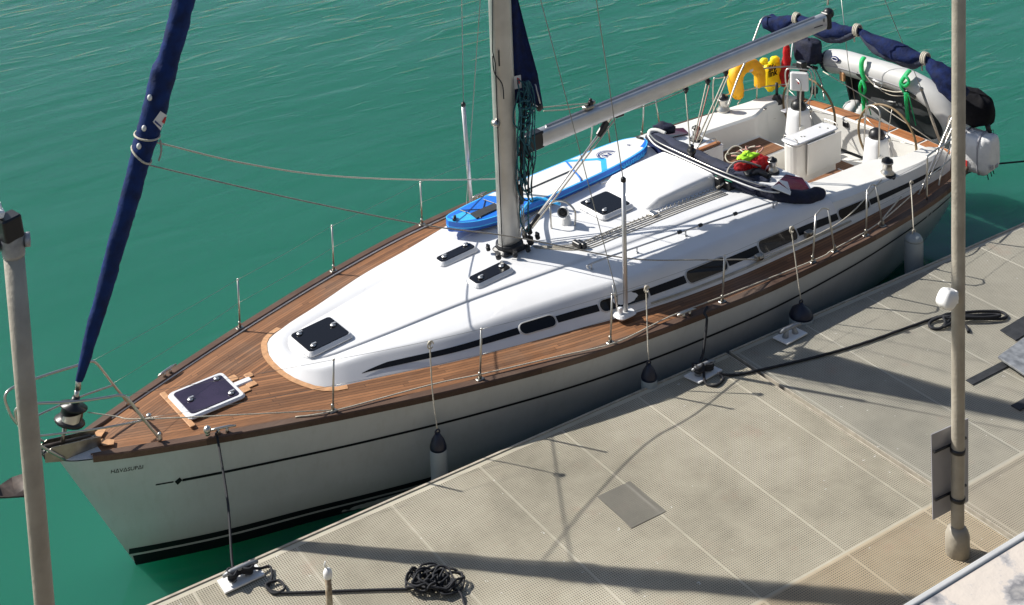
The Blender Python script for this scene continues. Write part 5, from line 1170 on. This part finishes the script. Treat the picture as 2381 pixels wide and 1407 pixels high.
# poles
PR = Thing('steel_pile', (10.915, 8.73, 1.0), 'tall beige pole on the right carrying a white lamp and the back of a sign', 'pole', frame=WORLD)
b = MB(); b.tube([(10.915, 8.73, 1.0), (10.915, 8.73, 1.4)]+[(10.92, 8.73, z) for z in (2, 3, 4, 5, 6, 7, 8.5)], .065, 24); b.build('pole_shaft', M['pole'], PR)
b = MB(); b.lathe((10.915, 8.73, .9), [(.118, 0), (.118, .30), (.10, .36), (.07, .40)], 26); b.build('pole_collar', M['pole'], PR)
c = V((10.681,8.680,3.833)); b = MB(); lump(b, c+V(-.01, -.02, 0), (.19, .17, .20), 2, .75, 12, .03, Matrix.Rotation(.5, 4, 'Y')); b.cbox(c+V(.08, 0, -.02), (.10, .10, .13), bev=.02); b.build('lamp_housing', M['white'], PR)
b = MB(); b.poly([(10.661,8.850,2.319), (11.217,8.850,2.284), (11.220,8.850,1.371), (10.685,8.850,1.390)], .008); b.build('sign_plate', M['signb'], PR)
for (u, v, u2, v2) in ((2170,1052,2205,1040), (2174,1163,2208,1146), (2242,1018,2252,1014), (2242,1130,2252,1124)):
    p, q = V(*[float(x) for x in (0, 0, 0)]), None
PX_ = [((10.675,8.820,2.136), (11.153,8.820,2.109)), ((10.694,8.820,1.614), (11.155,8.820,1.590))]
for p, q in PX_:
    b = MB(); b.tube([p, q], .014, 6); b.lathe((10.915, 8.73, p[2]+(q[2]-p[2])*.6), [(.075, -.02), (.075, .02)], 20); b.build('sign_bracket', M['blackp'], PR)
PLf = Thing('steel_post', (1.905, 8.5, 1.0), 'beige post at the left edge topped with a clamp and a black box', 'pole', frame=WORLD)
zt_ = 7.15
b = MB(); b.tube([(1.905, 8.5, z) for z in (1, 2, 3, 4, 5, 6, zt_)], .063, 24); b.build('pole_shaft', M['pole'], PLf)
b = MB(); b.lathe((1.905, 8.5, zt_-.10), [(.067, 0), (.070, .02), (.074, .13), (.070, .15)], 22); b.build('pole_clamp', M['galv'], PLf)
for s in (-1, 1):
    b = MB(); b.lathe((1.905+s*.070, 8.5-s*.02, zt_-.01), [(.0, 0), (.045, 0), (.045, .03), (.0, .035)], 16, axis=(s*.95, -s*.3, 0)); b.build('clamp_bolt', M['galv'], PLf)
b = MB(); b.cbox((1.89, 8.48, zt_+.10), (.13, .12, .15), Matrix.Rotation(.25, 4, 'Z') @ Matrix.Rotation(-.1, 4, 'Y'), bev=.02); b.build('black_box', M['blackp'], PLf)
b = MB(); b.cbox((1.80, 8.50, zt_+.22), (.13, .13, .05), Matrix.Rotation(.35, 4, 'Y'), bev=.02); b.tube([(1.85, 8.48, zt_+.2), (1.84, 8.48, zt_+.27)], .01, 6); b.build('lamp_lens', M['white'], PLf)
# rusty pipe
RP = Thing('standing_pipe', (5.195,11.384,1.000), 'short rusty standpipe with a pale cap near the bottom edge', 'pipe', frame=WORLD)
p = V((5.195,11.384,1.000)); tp = V((5.122,11.200,1.877)); q = V(p.x, p.y, 0)
pz = V(p.x, p.y, 1.0); hgt = 1.62-1.0
b = MB(); b.tube([pz, pz+V(-.0, 0, hgt*.6), pz+V(0, 0, hgt)], .032, 14); b.build('pipe_shaft', M['rust'], RP)
b = MB(); b.lathe(pz+V(0, 0, hgt), [(.034, -.05), (.042, -.04), (.044, .01), (.03, .04), (0, .055)], 14); b.tube([pz+V(0, 0, hgt+.04), pz+V(-.03, 0, hgt+.09), pz+V(-.02, 0, hgt+.13)], .008, 6); b.build('pipe_cap', M['white'], RP)
# loose plates on the pontoon
def plate(name, pts, z, th, mt, label, cat, group=None):
    b = MB(); q = [V(p) for p in pts]; q = [V(p.x, p.y, z) for p in q]; nn_ = (q[1]-q[0]).cross(q[2]-q[1])
    b.poly(q if nn_.z > 0 else q[::-1], th); return setp(b.build(name, M[mt] if isinstance(mt, str) else mt, bevel=.004), label, cat, group)
plate('access_panel', ((8.480,11.488,1.000), (8.930,11.478,1.000), (8.935,10.871,1.000), (8.460,10.876,1.000)), 1.007, .006, 'gratd', 'darker grey square access panel let into the grating', 'panel')
plate('gangway_plate', ((14.030,10.629,1.080), (15.489,10.826,1.080), (14.637,9.873,1.080), (13.911,9.825,1.080)), 1.10, .03, 'galv', 'grey metal gangway plate reaching in at the right edge', 'metal plate')
plate('rubber_mat', ((14.669,11.083,1.000), (14.628,10.816,1.000), (15.300,10.879,1.000), (15.311,11.129,1.000)), 1.016, .012, 'rubber', 'black rubber mat above the grey gangway plate', 'mat', 'black rubber strips on the pontoon')
plate('rubber_mat', ((13.417,10.618,1.000), (13.406,10.505,1.000), (14.118,10.510,1.000), (14.125,10.620,1.000)), 1.016, .012, 'rubber', 'narrow black rubber strip to the left of the gangway plate', 'mat', 'black rubber strips on the pontoon')
plate('rubber_mat', ((13.418,9.985,1.000), (13.417,9.862,1.000), (14.132,9.866,1.000), (14.142,9.989,1.000)), 1.016, .012, 'rubber', 'black rubber strip cut by the right edge below the gangway plate', 'mat', 'black rubber strips on the pontoon')
# quay wall in front, lengthened out of view to block sky light
e0 = V((3.076,2.711,8.000)); ye0 = e0.y
b = MB(); b.box((-45, ye0-1.3, 7.2), (70, ye0-.036, 7.985)); o = b.build('quay_wall', M['parapet'], bevel=.006); setp(o, 'pale plaster quay wall with grey peeled paint at the lower right corner', 'wall')
PINV[o.name] = WORLD; b = MB(); b.box((-45, ye0-1.35, -2.0), (70, ye0-.04, 7.198)); b.build('unseen_wall_blocker', M['blocker'], o)  # unseen dark lower face, added to reduce fill light on the hull
b = MB(); b.box((-45, ye0-.037, 7.80), (70, ye0-.018, 7.992)); b.build('coping_strip', M['hyp'], o, bevel=.004)
